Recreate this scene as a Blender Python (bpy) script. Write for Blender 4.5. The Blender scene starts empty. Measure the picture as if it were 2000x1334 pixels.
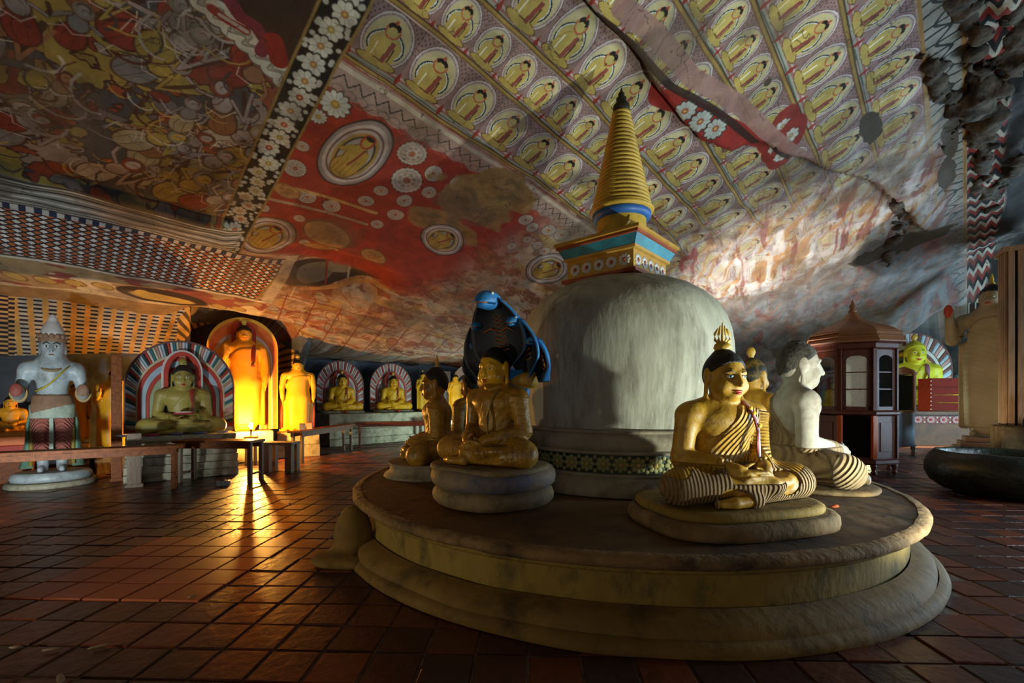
import bpy, bmesh, math, random
import numpy as np
from mathutils import Vector, Matrix, noise as mnoise

SC = bpy.context.scene
COL = SC.collection
rng = np.random.default_rng(7)
random.seed(7)
PI = math.pi
R2 = math.sqrt(.5)

# ------------------------------------------------------------------ camera
F, HZ, EYE = 889.0, 776.0, 1.5          # focal length and horizon in pixels of 2000x1334, eye height
cam = bpy.data.cameras.new('camera')
cam.sensor_width = 36.0
cam.lens = F / 2000 * 36
cam.shift_y = (HZ - 667) / 2000
cam.clip_start = .05
cam_o = bpy.data.objects.new('camera', cam)
cam_o.location = (0, 0, EYE)
cam_o.rotation_euler = (PI / 2, 0, 0)
COL.objects.link(cam_o)
SC.camera = cam_o

# ------------------------------------------------------------------ world, exposure
SC.view_settings.view_transform = 'Standard'
SC.view_settings.look = 'None'
SC.view_settings.gamma = 1
SC.view_settings.use_curve_mapping = False
SC.view_settings.exposure = 0.0
SC.cycles.use_denoising = True
SC.cycles.max_bounces = 6
SC.cycles.sample_clamp_indirect = 4.0
w = bpy.data.worlds.new('world')
SC.world = w
w.use_nodes = True
w.node_tree.nodes['Background'].inputs[0].default_value = (.55, .72, 1, 1)
w.node_tree.nodes['Background'].inputs[1].default_value = .5


def lamp(name, typ, loc, power, col, target=None, size=.1, spot=90, blend=.6, size_y=None):
    l = bpy.data.lights.new(name, typ)
    l.energy = power
    l.color = col
    if typ == 'AREA':
        l.shape = 'RECTANGLE'
        l.size = size
        l.size_y = size_y or size
    else:
        l.shadow_soft_size = size
    if typ == 'SPOT':
        l.spot_size = math.radians(spot)
        l.spot_blend = blend
    o = bpy.data.objects.new(name, l)
    o.location = loc
    if target is not None:
        d = Vector(target) - Vector(loc)
        o.rotation_euler = d.to_track_quat('-Z', 'Y').to_euler()
    COL.objects.link(o)
    return o


WARM = (1, .50, .10)
BULB = 6000                                # emission of the bare orange bulb behind the tables (a mesh of its own)
# cool flood lamp low on the left, washing the white guardian, the net paintings and the ceiling
lamp('left_flood_light', 'SPOT', (-5.9, 4.0, .25), 600, (.84, .95, 1), (-8.2, 8.4, 2.1), .12, 92, .9)
# small warm flood lamp left of the camera that grazes the platform wall and the cobra statue
lamp('platform_flood_light', 'SPOT', (-5.2, 1.6, .5), 190, (1, .86, .56), (-.4, 4.6, .9), .1, 50, .8)
# flood lamp right of the plinth aimed up at the stupa: throws the spire's shadow on the ceiling
lamp('right_flood_light', 'SPOT', (4.2, 2.35, .6), 900, (.90, 1, .84), (1.0, 6.2, 3.6), .05, 92, .6)
# flood lamp behind the show cabinet that makes the white patch of ceiling
lamp('ceiling_flood_light', 'SPOT', (4.9, 9.6, .3), 2100, (1, .97, .9), (6.2, 11.0, 4.4), .08, 72, .9)
# daylight through the doorways of the front wall, right of the camera
lamp('door_light_far', 'AREA', (15.2, 8.4, 1.6), 700, (.52, .80, 1), (7.5, 13.5, 1.6), 2.2, size_y=2.4)
lamp('door_light_near', 'AREA', (10.3, 4.3, 1.8), 460, (.68, .88, 1), (3.2, 5.3, 1.7), 1.8, size_y=2.6)
lamp('warm_fill_behind', 'AREA', (-1.2, -5.6, 2.0), 62, (1, .86, .66), (1, 5, 2.5), 3.0, size_y=3.0)  # soft warm fill added behind the camera, not daylight from a doorway
# small lamps of the shrines along the back wall and in the far right corner
lamp('back_lamp_light', 'POINT', (-1.9, 14.6, .6), 170, (.70, 1, .93), size=.08)
lamp('shrine_lamp_light', 'POINT', (11.0, 14.05, 1.3), 70, (.95, 1, .55), size=.06)
lamp('buff_statue_fill', 'SPOT', (8.6, 9.3, .25), 130, (1, .84, .58), (11.6, 11.0, 2.6), .08, 70, .8)  # spot added to brighten the tall buff statue, not a shrine lamp
lamp('corner_lamp_light', 'POINT', (14.2, 13.9, 1.6), 60, (.6, 1, .9), size=.06)

# ------------------------------------------------------------------ helpers


def lin(c):
    return tuple((x / 12.92 if x <= .04045 else ((x + .055) / 1.055) ** 2.4) for x in c)


def hexc(h):
    h = h.lstrip('#')
    return lin(tuple(int(h[i:i + 2], 16) / 255 for i in (0, 2, 4)))


MATS = {}


def mat(name, c1, c2=None, rough=.7, scale=6, bump=.15, metal=0, dirt=None, dirt_amt=.5, dirt_scale=2.5, fold=0.0,
        stretch=(1, 1, 1), bscale=None, emit=0, spec=.4, detail=6):
    """procedural material: two colours mixed by noise, optional dirt stains, noise bump, optional carved folds"""
    if name in MATS:
        return MATS[name]
    m = bpy.data.materials.new(name)
    m.use_nodes = True
    nt = m.node_tree
    N, L = nt.nodes, nt.links
    b = N['Principled BSDF']
    c1 = hexc(c1) if isinstance(c1, str) else c1
    c2 = c1 if c2 is None else (hexc(c2) if isinstance(c2, str) else c2)
    tc = N.new('ShaderNodeTexCoord')
    mp = N.new('ShaderNodeMapping')
    mp.inputs['Scale'].default_value = stretch
    L.new(tc.outputs['Object'], mp.inputs[0])
    nz = N.new('ShaderNodeTexNoise')
    nz.inputs['Scale'].default_value = scale
    nz.inputs['Detail'].default_value = detail
    nz.inputs['Roughness'].default_value = .65
    L.new(mp.outputs[0], nz.inputs['Vector'])
    rp = N.new('ShaderNodeValToRGB')
    rp.color_ramp.elements[0].position = .36
    rp.color_ramp.elements[0].color = (*c1, 1)
    rp.color_ramp.elements[1].position = .64
    rp.color_ramp.elements[1].color = (*c2, 1)
    L.new(nz.outputs['Fac'], rp.inputs[0])
    col = rp.outputs[0]
    if dirt is not None:
        dc = hexc(dirt) if isinstance(dirt, str) else dirt
        n2 = N.new('ShaderNodeTexNoise')
        n2.inputs['Scale'].default_value = dirt_scale
        n2.inputs['Detail'].default_value = 9
        n2.inputs['Roughness'].default_value = .72
        L.new(mp.outputs[0], n2.inputs['Vector'])
        r2 = N.new('ShaderNodeValToRGB')
        r2.color_ramp.elements[0].position = .48
        r2.color_ramp.elements[0].color = (0, 0, 0, 1)
        r2.color_ramp.elements[1].position = .66
        r2.color_ramp.elements[1].color = (dirt_amt,) * 3 + (1,)
        L.new(n2.outputs['Fac'], r2.inputs[0])
        mx = N.new('ShaderNodeMixRGB')
        L.new(r2.outputs[0], mx.inputs[0])
        L.new(col, mx.inputs[1])
        mx.inputs[2].default_value = (*dc, 1)
        col = mx.outputs[0]
    bp = N.new('ShaderNodeBump')
    bp.inputs['Strength'].default_value = bump
    bp.inputs['Distance'].default_value = .02
    n3 = N.new('ShaderNodeTexNoise')
    n3.inputs['Scale'].default_value = bscale or scale * 4
    n3.inputs['Detail'].default_value = 6
    L.new(mp.outputs[0], n3.inputs['Vector'])
    h = n3.outputs['Fac']
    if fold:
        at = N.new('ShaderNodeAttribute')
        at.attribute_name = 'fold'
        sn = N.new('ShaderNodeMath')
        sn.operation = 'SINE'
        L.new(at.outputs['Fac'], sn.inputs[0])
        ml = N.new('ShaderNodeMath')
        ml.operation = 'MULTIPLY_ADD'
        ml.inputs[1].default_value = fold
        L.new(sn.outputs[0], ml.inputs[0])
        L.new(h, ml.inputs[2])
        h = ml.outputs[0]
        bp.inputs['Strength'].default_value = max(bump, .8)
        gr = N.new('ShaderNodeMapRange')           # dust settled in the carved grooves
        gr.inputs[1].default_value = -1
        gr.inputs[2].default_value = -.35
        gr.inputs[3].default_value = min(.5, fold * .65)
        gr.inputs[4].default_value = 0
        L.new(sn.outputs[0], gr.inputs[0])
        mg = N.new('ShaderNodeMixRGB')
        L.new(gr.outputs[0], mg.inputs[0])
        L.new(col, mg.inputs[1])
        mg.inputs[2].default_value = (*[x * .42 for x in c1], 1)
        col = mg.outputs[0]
    L.new(h, bp.inputs['Height'])
    L.new(bp.outputs[0], b.inputs['Normal'])
    L.new(col, b.inputs['Base Color'])
    b.inputs['Roughness'].default_value = rough
    b.inputs['Metallic'].default_value = metal
    b.inputs['Specular IOR Level'].default_value = spec
    if emit:
        b.inputs['Emission Color'].default_value = (*c1, 1)
        b.inputs['Emission Strength'].default_value = emit
    MATS[name] = m
    return m


def mesh_np(name, V, Fc, smooth=True, mats=(), mi=None):
    me = bpy.data.meshes.new(name)
    V = np.asarray(V, np.float32)
    Fc = np.asarray(Fc, np.int32)
    nf, k = Fc.shape
    me.vertices.add(len(V))
    me.vertices.foreach_set('co', V.ravel())
    me.loops.add(nf * k)
    me.loops.foreach_set('vertex_index', Fc.ravel())
    me.polygons.add(nf)
    me.polygons.foreach_set('loop_start', np.arange(0, nf * k, k, dtype=np.int32))
    me.polygons.foreach_set('loop_total', np.full(nf, k, np.int32))
    me.polygons.foreach_set('use_smooth', np.full(nf, bool(smooth)))
    for m in mats:
        me.materials.append(m)
    if mi is not None:
        me.polygons.foreach_set('material_index', np.asarray(mi, np.int32))
    me.update(calc_edges=True)
    me.validate()
    return me


def link(name, me, parent=None, loc=None, rot=None, scale=None):
    o = bpy.data.objects.new(name, me)
    COL.objects.link(o)
    if parent is not None:
        o.parent = parent
    if loc is not None:
        o.location = loc
    if rot is not None:
        o.rotation_euler = rot
    if scale is not None:
        o.scale = scale if hasattr(scale, '__len__') else (scale,) * 3
    return o


def tag(o, label=None, cat=None, group=None, kind=None):
    if label:
        o['label'] = label
    if cat:
        o['category'] = cat
    if group:
        o['group'] = group
    if kind:
        o['kind'] = kind
    return o


def thing(name, label, cat, loc=(0, 0, 0), rz=0, group=None):
    o = bpy.data.objects.new(name, None)
    o.empty_display_size = .1
    COL.objects.link(o)
    o.location = loc
    o.rotation_euler = (0, 0, rz)
    return tag(o, label, cat, group)


def copy_tree(o, parent=None):
    c = o.copy()
    COL.objects.link(c)
    if parent is not None:
        c.parent = parent
    for ch in list(o.children):
        copy_tree(ch, c)
    return c


class MB:
    """collects primitive shapes into one mesh"""

    def __init__(s):
        s.bm = bmesh.new()
        s.mats = []

    def _mi(s, m):
        if m not in s.mats:
            s.mats.append(m)
        return s.mats.index(m)

    def _fin(s, faces, m, smooth):
        i = s._mi(m)
        for f in faces:
            f.material_index = i
            f.smooth = smooth

    def box(s, c, d, m, rz=0, bev=0.0, rot=None):
        M = Matrix.Translation(c) @ (rot if rot is not None else Matrix.Rotation(rz, 4, 'Z')) @ Matrix.Diagonal((*d, 1))
        r = bmesh.ops.create_cube(s.bm, size=1, matrix=M)
        fs = set(f for v in r['verts'] for f in v.link_faces)
        if bev:
            es = set(e for v in r['verts'] for e in v.link_edges)
            q = bmesh.ops.bevel(s.bm, geom=list(es), offset=bev, segments=2, affect='EDGES', profile=.6)
            fs = set(f for f in fs if f.is_valid) | set(q['faces'])
        s._fin(fs, m, False)
        return s

    def ring(s, pts, closed=True):
        return [s.bm.verts.new(p) for p in pts]

    def lathe(s, prof, m, n=48, c=(0, 0, 0), smooth=True, a0=0, sx=1, sy=1, caps=True, mlist=None):
        """prof: (r, z) pairs from bottom to top"""
        rows = []
        for r, z in prof:
            if r < 1e-5:
                rows.append([s.bm.verts.new((c[0], c[1], c[2] + z))])
            else:
                rows.append([s.bm.verts.new((c[0] + r * sx * math.cos(a0 + 2 * PI * i / n), c[1] + r * sy * math.sin(a0 + 2 * PI * i / n), c[2] + z)) for i in range(n)])
        for k in range(len(rows) - 1):
            a, b = rows[k], rows[k + 1]
            fs = []
            for i in range(n):
                j = (i + 1) % n
                if len(a) == 1 and len(b) == 1:
                    continue
                if len(a) == 1:
                    fs.append(s.bm.faces.new((a[0], b[j], b[i])))
                elif len(b) == 1:
                    fs.append(s.bm.faces.new((a[i], a[j], b[0])))
                else:
                    fs.append(s.bm.faces.new((a[i], a[j], b[j], b[i])))
            s._fin(fs, mlist[k] if mlist else m, smooth)
        if caps:
            if len(rows[0]) > 2:
                s._fin([s.bm.faces.new(rows[0][::-1])], m, False)
            if len(rows[-1]) > 2:
                s._fin([s.bm.faces.new(rows[-1])], m, False)
        return s

    def tube(s, pts, rad, m, n=8, smooth=True, flat=1.0):
        pts = [Vector(p) for p in pts]
        rad = rad if hasattr(rad, '__len__') else [rad] * len(pts)
        rows = []
        up = Vector((0, 0, 1))
        for i, p in enumerate(pts):
            d = (pts[min(i + 1, len(pts) - 1)] - pts[max(i - 1, 0)]).normalized()
            a = d.cross(up)
            if a.length < 1e-3:
                a = d.cross(Vector((0, 1, 0)))
            a.normalize()
            b = a.cross(d).normalized()
            rows.append([s.bm.verts.new(p + rad[i] * (a * math.cos(2 * PI * k / n) + b * flat * math.sin(2 * PI * k / n))) for k in range(n)])
        fs = []
        for a, b in zip(rows, rows[1:]):
            for k in range(n):
                j = (k + 1) % n
                fs.append(s.bm.faces.new((a[k], b[k], b[j], a[j])))
        fs.append(s.bm.faces.new(rows[0]))
        fs.append(s.bm.faces.new(rows[-1][::-1]))
        s._fin(fs, m, smooth)
        return s

    def ell(s, c, r, m, u=14, v=10, rot=None):
        M = Matrix.Translation(c) @ (rot if rot is not None else Matrix.Identity(4)) @ Matrix.Diagonal((*r, 1))
        q = bmesh.ops.create_uvsphere(s.bm, u_segments=u, v_segments=v, radius=1, matrix=M)
        s._fin(set(f for vv in q['verts'] for f in vv.link_faces), m, True)
        return s

    def prism(s, outline, y0, y1, m, smooth=False):
        """outline in the XZ plane (counter-clockwise seen from -Y), extruded from y0 (front) to y1 (back)"""
        a = [s.bm.verts.new((x, y0, z)) for x, z in outline]
        b = [s.bm.verts.new((x, y1, z)) for x, z in outline]
        n = len(a)
        fs = [s.bm.faces.new(a), s.bm.faces.new(b[::-1])]
        for i in range(n):
            j = (i + 1) % n
            fs.append(s.bm.faces.new((a[i], b[i], b[j], a[j])))
        s._fin(fs, m, smooth)
        return s

    def strip(s, inner, outer, y0, y1, m, mfun=None):
        """band between two XZ polylines of equal length, front at y0, back at y1"""
        q = [[s.bm.verts.new((p[0], y, p[1])) for p in L] for L, y in ((inner, y0), (outer, y0), (inner, y1), (outer, y1))]
        for i in range(len(inner) - 1):
            fs = []
            fs.append(s.bm.faces.new((q[0][i], q[1][i], q[1][i + 1], q[0][i + 1])))
            fs.append(s.bm.faces.new((q[1][i], q[3][i], q[3][i + 1], q[1][i + 1])))
            fs.append(s.bm.faces.new((q[0][i + 1], q[2][i + 1], q[2][i], q[0][i])))
            fs.append(s.bm.faces.new((q[2][i + 1], q[3][i + 1], q[3][i], q[2][i])))
            s._fin(fs, mfun(i) if mfun else m, False)
        return s

    def mesh(s, name='mesh'):
        bmesh.ops.recalc_face_normals(s.bm, faces=s.bm.faces)
        me = bpy.data.meshes.new(name)
        s.bm.to_mesh(me)
        s.bm.free()
        for m in s.mats:
            me.materials.append(m)
        return me

    def build(s, name, parent=None, **kw):
        return link(name, s.mesh(name), parent, **kw)


def fbm(x, y, z=0.0, oct=4, seed=0):
    """cheap vectorised value-noise for meshes and mural painting (arrays)"""
    x = np.asarray(x, np.float32)
    y = np.asarray(y, np.float32)
    out = np.zeros(np.broadcast(x, y).shape, np.float32)
    a = 1.0
    tot = 0
    rs = np.random.default_rng(seed)
    for o in range(oct):
        T = rs.random((64, 64), dtype=np.float32)
        xi = np.floor(x).astype(np.int32)
        yi = np.floor(y).astype(np.int32)
        fx = x - xi
        fy = y - yi
        fx = fx * fx * (3 - 2 * fx)
        fy = fy * fy * (3 - 2 * fy)
        x0, x1, y0, y1 = xi & 63, (xi + 1) & 63, yi & 63, (yi + 1) & 63
        v = (T[y0, x0] * (1 - fx) + T[y0, x1] * fx) * (1 - fy) + (T[y1, x0] * (1 - fx) + T[y1, x1] * fx) * fy
        out += a * v
        tot += a
        a *= .5
        x = x * 2.03 + 11.3
        y = y * 2.03 + 5.7
    return out / tot


def sstep(a, b, x):
    t = np.clip((x - a) / (b - a), 0, 1)
    return t * t * (3 - 2 * t)


def st2xy(s, t):
    return (t - s) * R2, (t + s) * R2


def px(u, Y):
    return (u - 1000) / F * Y


def pz(v, Y):
    return EYE - (v - HZ) / F * Y
# ------------------------------------------------------------------ the cave: s runs down to the back wall, t along it


def path_dist(s, t, pts):
    """distance to a polyline in (s,t) and the signed side (+ = right of travel)"""
    best = np.full(s.shape, 1e9, np.float32)
    side = np.zeros(s.shape, np.float32)
    for (s0, t0), (s1, t1) in zip(pts, pts[1:]):
        ds, dt = s1 - s0, t1 - t0
        L = ds * ds + dt * dt
        u = np.clip(((s - s0) * ds + (t - t0) * dt) / L, 0, 1)
        d = np.hypot(s - s0 - u * ds, t - t0 - u * dt)
        cr = (s - s0) * dt - (t - t0) * ds
        m = d < best
        best = np.where(m, d, best)
        side = np.where(m, np.sign(cr), side)
    return best, side


FISSURE = [(3.25, 2.0), (3.03, 4.3), (3.0, 5.3), (3.05, 6.1), (3.0, 7.1), (2.75, 7.75), (2.35, 7.95), (1.9, 9.0), (1.3, 10.3), (.8, 12.0)]
LEDGE = [(4.2, 10.2), (4.0, 11.0), (3.1, 11.9), (2.6, 11.2), (2.2, 11.6)]


def ceil_z(s, t, rough=True):
    s = np.asarray(s, np.float32)
    t = np.asarray(t, np.float32)
    z = 7.2 - .31 * s - .012 * np.maximum(t, 0) ** 2
    lip = sstep(17.1, 17.5, t + .15 * np.sin(s * 3)) * sstep(4.5, 3.0, s)
    z = z + 1.9 * lip + .13 * np.maximum(t - 17.3, 0) * sstep(4.5, 3.0, s)
    z = z + .9 * np.exp(-((s + .4) / 1.3) ** 2 - ((t - 16.0) / 1.1) ** 2) + .55 * np.exp(-((s - 12.9) / .8) ** 4 - ((t - 3.2) / 1.2) ** 4)
    cl = 2.8 * sstep(15.5, 12.0, t) - .4 * sstep(12, 15.5, t)
    k = .25
    h = np.clip(.5 + .5 * (z - cl) / k, 0, 1)
    z = z * h + cl * (1 - h) + k * h * (1 - h)
    if rough:
        z = z + .10 * (fbm(s * .55, t * .55, oct=3, seed=3) - .5) + .09 * (fbm(s * 1.9, t * 1.3, oct=3, seed=4) - .5) * (1 + 1.6 * sstep(7, 10, t))
        d, side = path_dist(s, t, FISSURE)            # step: the rock on the far side hangs lower
        z = z - .17 * np.where(side < 0, 1, 0) * np.exp(-(d / .9) ** 2) * sstep(1, 3, t) * sstep(0, .03, d)
        z = z + .10 * np.exp(-(d / .12) ** 2) * np.where(side > 0, 1, .2)
        d2, sd2 = path_dist(s, t, LEDGE)
        z = z - .16 * np.where(sd2 > 0, 1, 0) * np.exp(-(d2 / .8) ** 2) * sstep(0, .25, d2)
        z = z - .11 * sstep(8.75, 8.85, s + .05 * np.sin(t)) * sstep(9.6, 9.2, s) * sstep(2.4, 2.0, t)       # drip ledge along the net painting
        hol = np.exp(-((s - 9.35) / .55) ** 4 - ((t - 4.3) / 1.1) ** 4)
        z = z + .28 * hol                              # recess above the standing figure
        z = z - .35 * sstep(.3, -.6, s) * sstep(13.5, 11, t) * fbm(s * 3, t * 3, oct=3, seed=9) * sstep(6, 8, t)
    return z


def unproj(u, v):
    """where the line of sight measured at (u, v) in the photograph meets the ceiling: (s, t)"""
    dx, dz = (u - 1000) / F, (HZ - v) / F
    k = np.linspace(1, 40, 6000)
    s, t = (k - dx * k) * R2, (k + dx * k) * R2
    g = ceil_z(s, t, False) - (EYE + dz * k)
    i = int(np.argmax(g < 0))
    return float(s[i]), float(t[i])


# ---- mural: a painted picture on the rock, drawn here in metres of (t, s)
S0, S1, T0, T1, PPM = -1.2, 12.6, -3.0, 19.0, 110
MW, MH = int((T1 - T0) * PPM), int((S1 - S0) * PPM)
IMG = np.zeros((MH, MW, 3), np.float32)


def rgb(h):
    return np.array([int(h[i:i + 2], 16) / 255 for i in (0, 2, 4)], np.float32)


def window(t0, t1, s0, s1):
    a, b = max(0, int((t0 - T0) * PPM)), min(MW, int((t1 - T0) * PPM) + 1)
    c, d = max(0, int((s0 - S0) * PPM)), min(MH, int((s1 - S0) * PPM) + 1)
    if a >= b or c >= d:
        return None
    tt = T0 + (np.arange(a, b, dtype=np.float32) + .5) / PPM
    ss = S0 + (np.arange(c, d, dtype=np.float32) + .5) / PPM
    return (slice(c, d), slice(a, b)), tt[None, :], ss[:, None]


def comp(sl, m, col):
    m = np.clip(m, 0, 1)[..., None]
    IMG[sl] = IMG[sl] * (1 - m) + np.asarray(col, np.float32) * m


def p_rect(t0, t1, s0, s1, col, a=1.0, wob=0.0):
    w_ = window(t0 - .1, t1 + .1, s0 - .1, s1 + .1)
    if w_ is None:
        return
    sl, t, s = w_
    if wob:
        n = (fbm(t * 2.2, s * 2.2, oct=2, seed=21) - .5) * wob
        t, s = t + n, s - n
    e = 1.2 / PPM
    m = sstep(t0 - e, t0 + e, t) * sstep(t1 + e, t1 - e, t) * sstep(s0 - e, s0 + e, s) * sstep(s1 + e, s1 - e, s)
    comp(sl, m * a, col)


def p_ell(tc, s_c, rt, rs, col, ang=0.0, a=1.0, ring=None, petals=0, pa=.0, ln=1.0):
    r = max(rt, rs) * (1 + pa) + .03
    w_ = window(tc - r, tc + r, s_c - r, s_c + r)
    if w_ is None:
        return
    sl, t, s = w_
    x, y = t - tc, s - s_c
    c, sn = math.cos(ang), math.sin(ang)
    X, Y = (x * c + y * sn) / rt, (-x * sn + y * c) / rs
    q = np.hypot(X, Y)
    if petals:
        q = q / (1 + pa * np.abs(np.cos(np.arctan2(Y, X) * petals / 2)) - pa * .5)
    e = 1.3 / PPM / min(rt, rs)
    m = sstep(1 + e, 1 - e, q)
    if ring:
        m = m * sstep(1 - ring - e, 1 - ring + e, q)
    comp(sl, m * a, col)


def p_line(pts, wd, col, a=1.0):
    P = np.asarray(pts, np.float32)
    w_ = window(P[:, 0].min() - wd - .02, P[:, 0].max() + wd + .02, P[:, 1].min() - wd - .02, P[:, 1].max() + wd + .02)
    if w_ is None:
        return
    sl, t, s = w_
    d = np.full((s.shape[0], t.shape[1]), 9, np.float32)
    for (x0, y0), (x1, y1) in zip(P, P[1:]):
        dx, dy = x1 - x0, y1 - y0
        u = np.clip(((t - x0) * dx + (s - y0) * dy) / (dx * dx + dy * dy + 1e-9), 0, 1)
        d = np.minimum(d, np.hypot(t - x0 - u * dx, s - y0 - u * dy))
    comp(sl, sstep(wd / 2 + .7 / PPM, wd / 2 - .7 / PPM, d) * a, col)


def p_flower(tc, s_c, r, col='c9c6bd', core='a8482c', n=9, out='201a16'):
    p_ell(tc, s_c, r * 1.12, r * 1.12, rgb(out), petals=n, pa=.25)
    p_ell(tc, s_c, r, r, rgb(col), petals=n, pa=.25)
    for k in range(n):
        a_ = 2 * PI * (k + .5) / n
        p_line([(tc + .3 * r * math.cos(a_), s_c + .3 * r * math.sin(a_)), (tc + .8 * r * math.cos(a_), s_c + .8 * r * math.sin(a_))], .007, rgb('6d675d'), .6)
    p_ell(tc, s_c, r * .33, r * .33, rgb(core))
    p_ell(tc, s_c, r * .14, r * .14, rgb('c2a24a'))


def arch_band(tc, s_c, r, bands):
    for f, c in bands:
        p_ell(tc, s_c, r[0] * f, r[1] * f, rgb(c))


def p_figure(tc, s_c, h, ang, skin, robe, rr):
    """a small painted figure of the story panels: robe, torso, arms, head with halo"""
    ux, uy = math.sin(ang), -math.cos(ang)            # up direction in (t, s)
    vx, vy = uy, -ux

    def P(a, b):
        return (tc + a * h * vx + b * h * ux, s_c + a * h * vy + b * h * uy)
    dk = rgb('3a1e16')
    pale = rgb(rr.choice(['b9a9a2', 'c4b9a6', 'a7a0a0']))
    x, y = P(0, .12)
    p_ell(x, y, h * .25, h * .33, dk, ang)
    p_ell(x, y, h * .23, h * .31, robe, ang)
    for k in range(4):
        a0 = -.18 + .12 * k
        p_line([P(a0, .35), P(a0 * 1.5 + .04, .1), P(a0 * 1.3, -.15)], .008, dk, .6)
    x, y = P(0, .5)
    p_ell(x, y, h * .17, h * .2, dk, ang)
    p_ell(x, y, h * .15, h * .18, skin, ang)
    s1_ = rr.uniform(-.3, .3)
    for sg in (-1, 1):
        p_line([P(sg * .14, .6), P(sg * .34, .45 + s1_ * sg), P(sg * rr.uniform(.2, .5), .62 + s1_)], h * .075, dk, .8)
        p_line([P(sg * .14, .6), P(sg * .34, .45 + s1_ * sg), P(sg * rr.uniform(.2, .5), .62 + s1_)], h * .05, skin)
    x, y = P(.02, .8)
    p_ell(x, y, h * .17, h * .18, dk, 0)
    p_ell(x, y, h * .16, h * .17, rgb(rr.choice(['7c3020', '6a7060', '8a7a50', '7a6a66'])), 0)
    p_ell(*P(.02, .845), h * .105, h * .10, rgb('2a1a14'), ang)
    p_ell(x, y, h * .095, h * .12, skin * 1.12, ang)
    p_line([P(-.05, .83), P(.02, .82), P(.03, .77)], h * .012, dk, .7)
    p_line([P(-.2, .4), P(.0, .22), P(.22, .35)], .012, pale, .9)
    p_line([P(.15, .3), P(.4, .05), P(.3, -.2)], .011, pale, .8)


tA = T0 + (np.arange(MW, dtype=np.float32) + .5) / PPM
sA = S0 + (np.arange(MH, dtype=np.float32) + .5) / PPM
TT, SS = np.meshgrid(tA, sA)
big = fbm(TT * .7, SS * .7, oct=5, seed=30)
fine = fbm(TT * 6, SS * 6, oct=4, seed=31)
strk = fbm(TT * 1.2 + SS * 1.2, (SS - TT) * 7, oct=4, seed=32)
IMG[:] = rgb('9a7a63')
IMG *= (.75 + .5 * big)[..., None]

# far and lower rock: patchy remains of painting
pt = sstep(.5, .6, fbm(TT * 1.6 + 3, SS * 2.6, oct=4, seed=33))
for thr, c, sd in ((.52, '8e3f26', 34), (.55, 'b3a48d', 35), (.57, '7d5a3a', 36), (.58, '8f8a86', 37), (.6, '6b2f20', 38), (.6, 'a3803f', 48)):
    m = sstep(thr, thr + .09, fbm(TT * 1.9 + sd + .5 * big, SS * 3.4 - sd + .6 * fine, oct=5, seed=sd))
    comp((slice(None), slice(None)), m * .7, rgb(c))
rl = np.random.default_rng(5)
for _ in range(420):
    t0, s0 = rl.uniform(3.2, 13), rl.uniform(7, 12.6)
    a = rl.uniform(-.5, 2.4)
    L = rl.uniform(.15, .7)
    p_line([(t0, s0), (t0 + L * .5 * math.cos(a), s0 + L * .5 * math.sin(a) + rl.uniform(-.05, .05)), (t0 + L * math.cos(a), s0 + L * math.sin(a))],
           rl.uniform(.01, .035), rgb(rl.choice(['7a2a1c', '7a2a1c', 'c3b6a5', '5a4a42', 'b08a4a'])), rl.uniform(.4, .9))
for _ in range(46):
    t0, s0 = rl.uniform(3.4, 12), rl.uniform(9.4, 12.6)
    p_ell(t0, s0, rl.uniform(.12, .3), rl.uniform(.06, .16), rgb(rl.choice(['b59b84', '9c5a3c', '8d8480', 'a98a50'])), rl.uniform(0, 1.5), a=.8)
    p_ell(t0, s0, rl.uniform(.12, .3), rl.uniform(.06, .16), rgb('5a2f22'), rl.uniform(0, 1.5), a=.7, ring=.15)
for k in range(16):                                    # grid of red panel lines near the far wall
    p_line([(3.6 + k * .62, 10.6), (3.9 + k * .62, 12.6)], .03, rgb('7a2a1c'), .8)
for k in range(4):
    p_line([(3.4, 10.7 + k * .55), (13, 10.5 + k * .55)], .025, rgb('7a2a1c'), .8)

# dark recess with grey painted panels above the standing figures
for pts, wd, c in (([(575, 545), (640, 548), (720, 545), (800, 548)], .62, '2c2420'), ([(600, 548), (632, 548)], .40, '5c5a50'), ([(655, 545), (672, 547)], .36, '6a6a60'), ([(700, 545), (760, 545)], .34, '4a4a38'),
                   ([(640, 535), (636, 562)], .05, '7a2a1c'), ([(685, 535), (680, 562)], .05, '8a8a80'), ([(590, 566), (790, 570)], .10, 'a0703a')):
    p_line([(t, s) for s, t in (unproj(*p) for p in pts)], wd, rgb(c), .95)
# --- rows of niches with seated figures
SEAMS = [(5.22, 4.42), (4.42, 3.83), (3.83, 3.05), (3.05, 2.38), (2.38, 1.82), (1.82, 1.12), (1.12, .45)]


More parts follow.
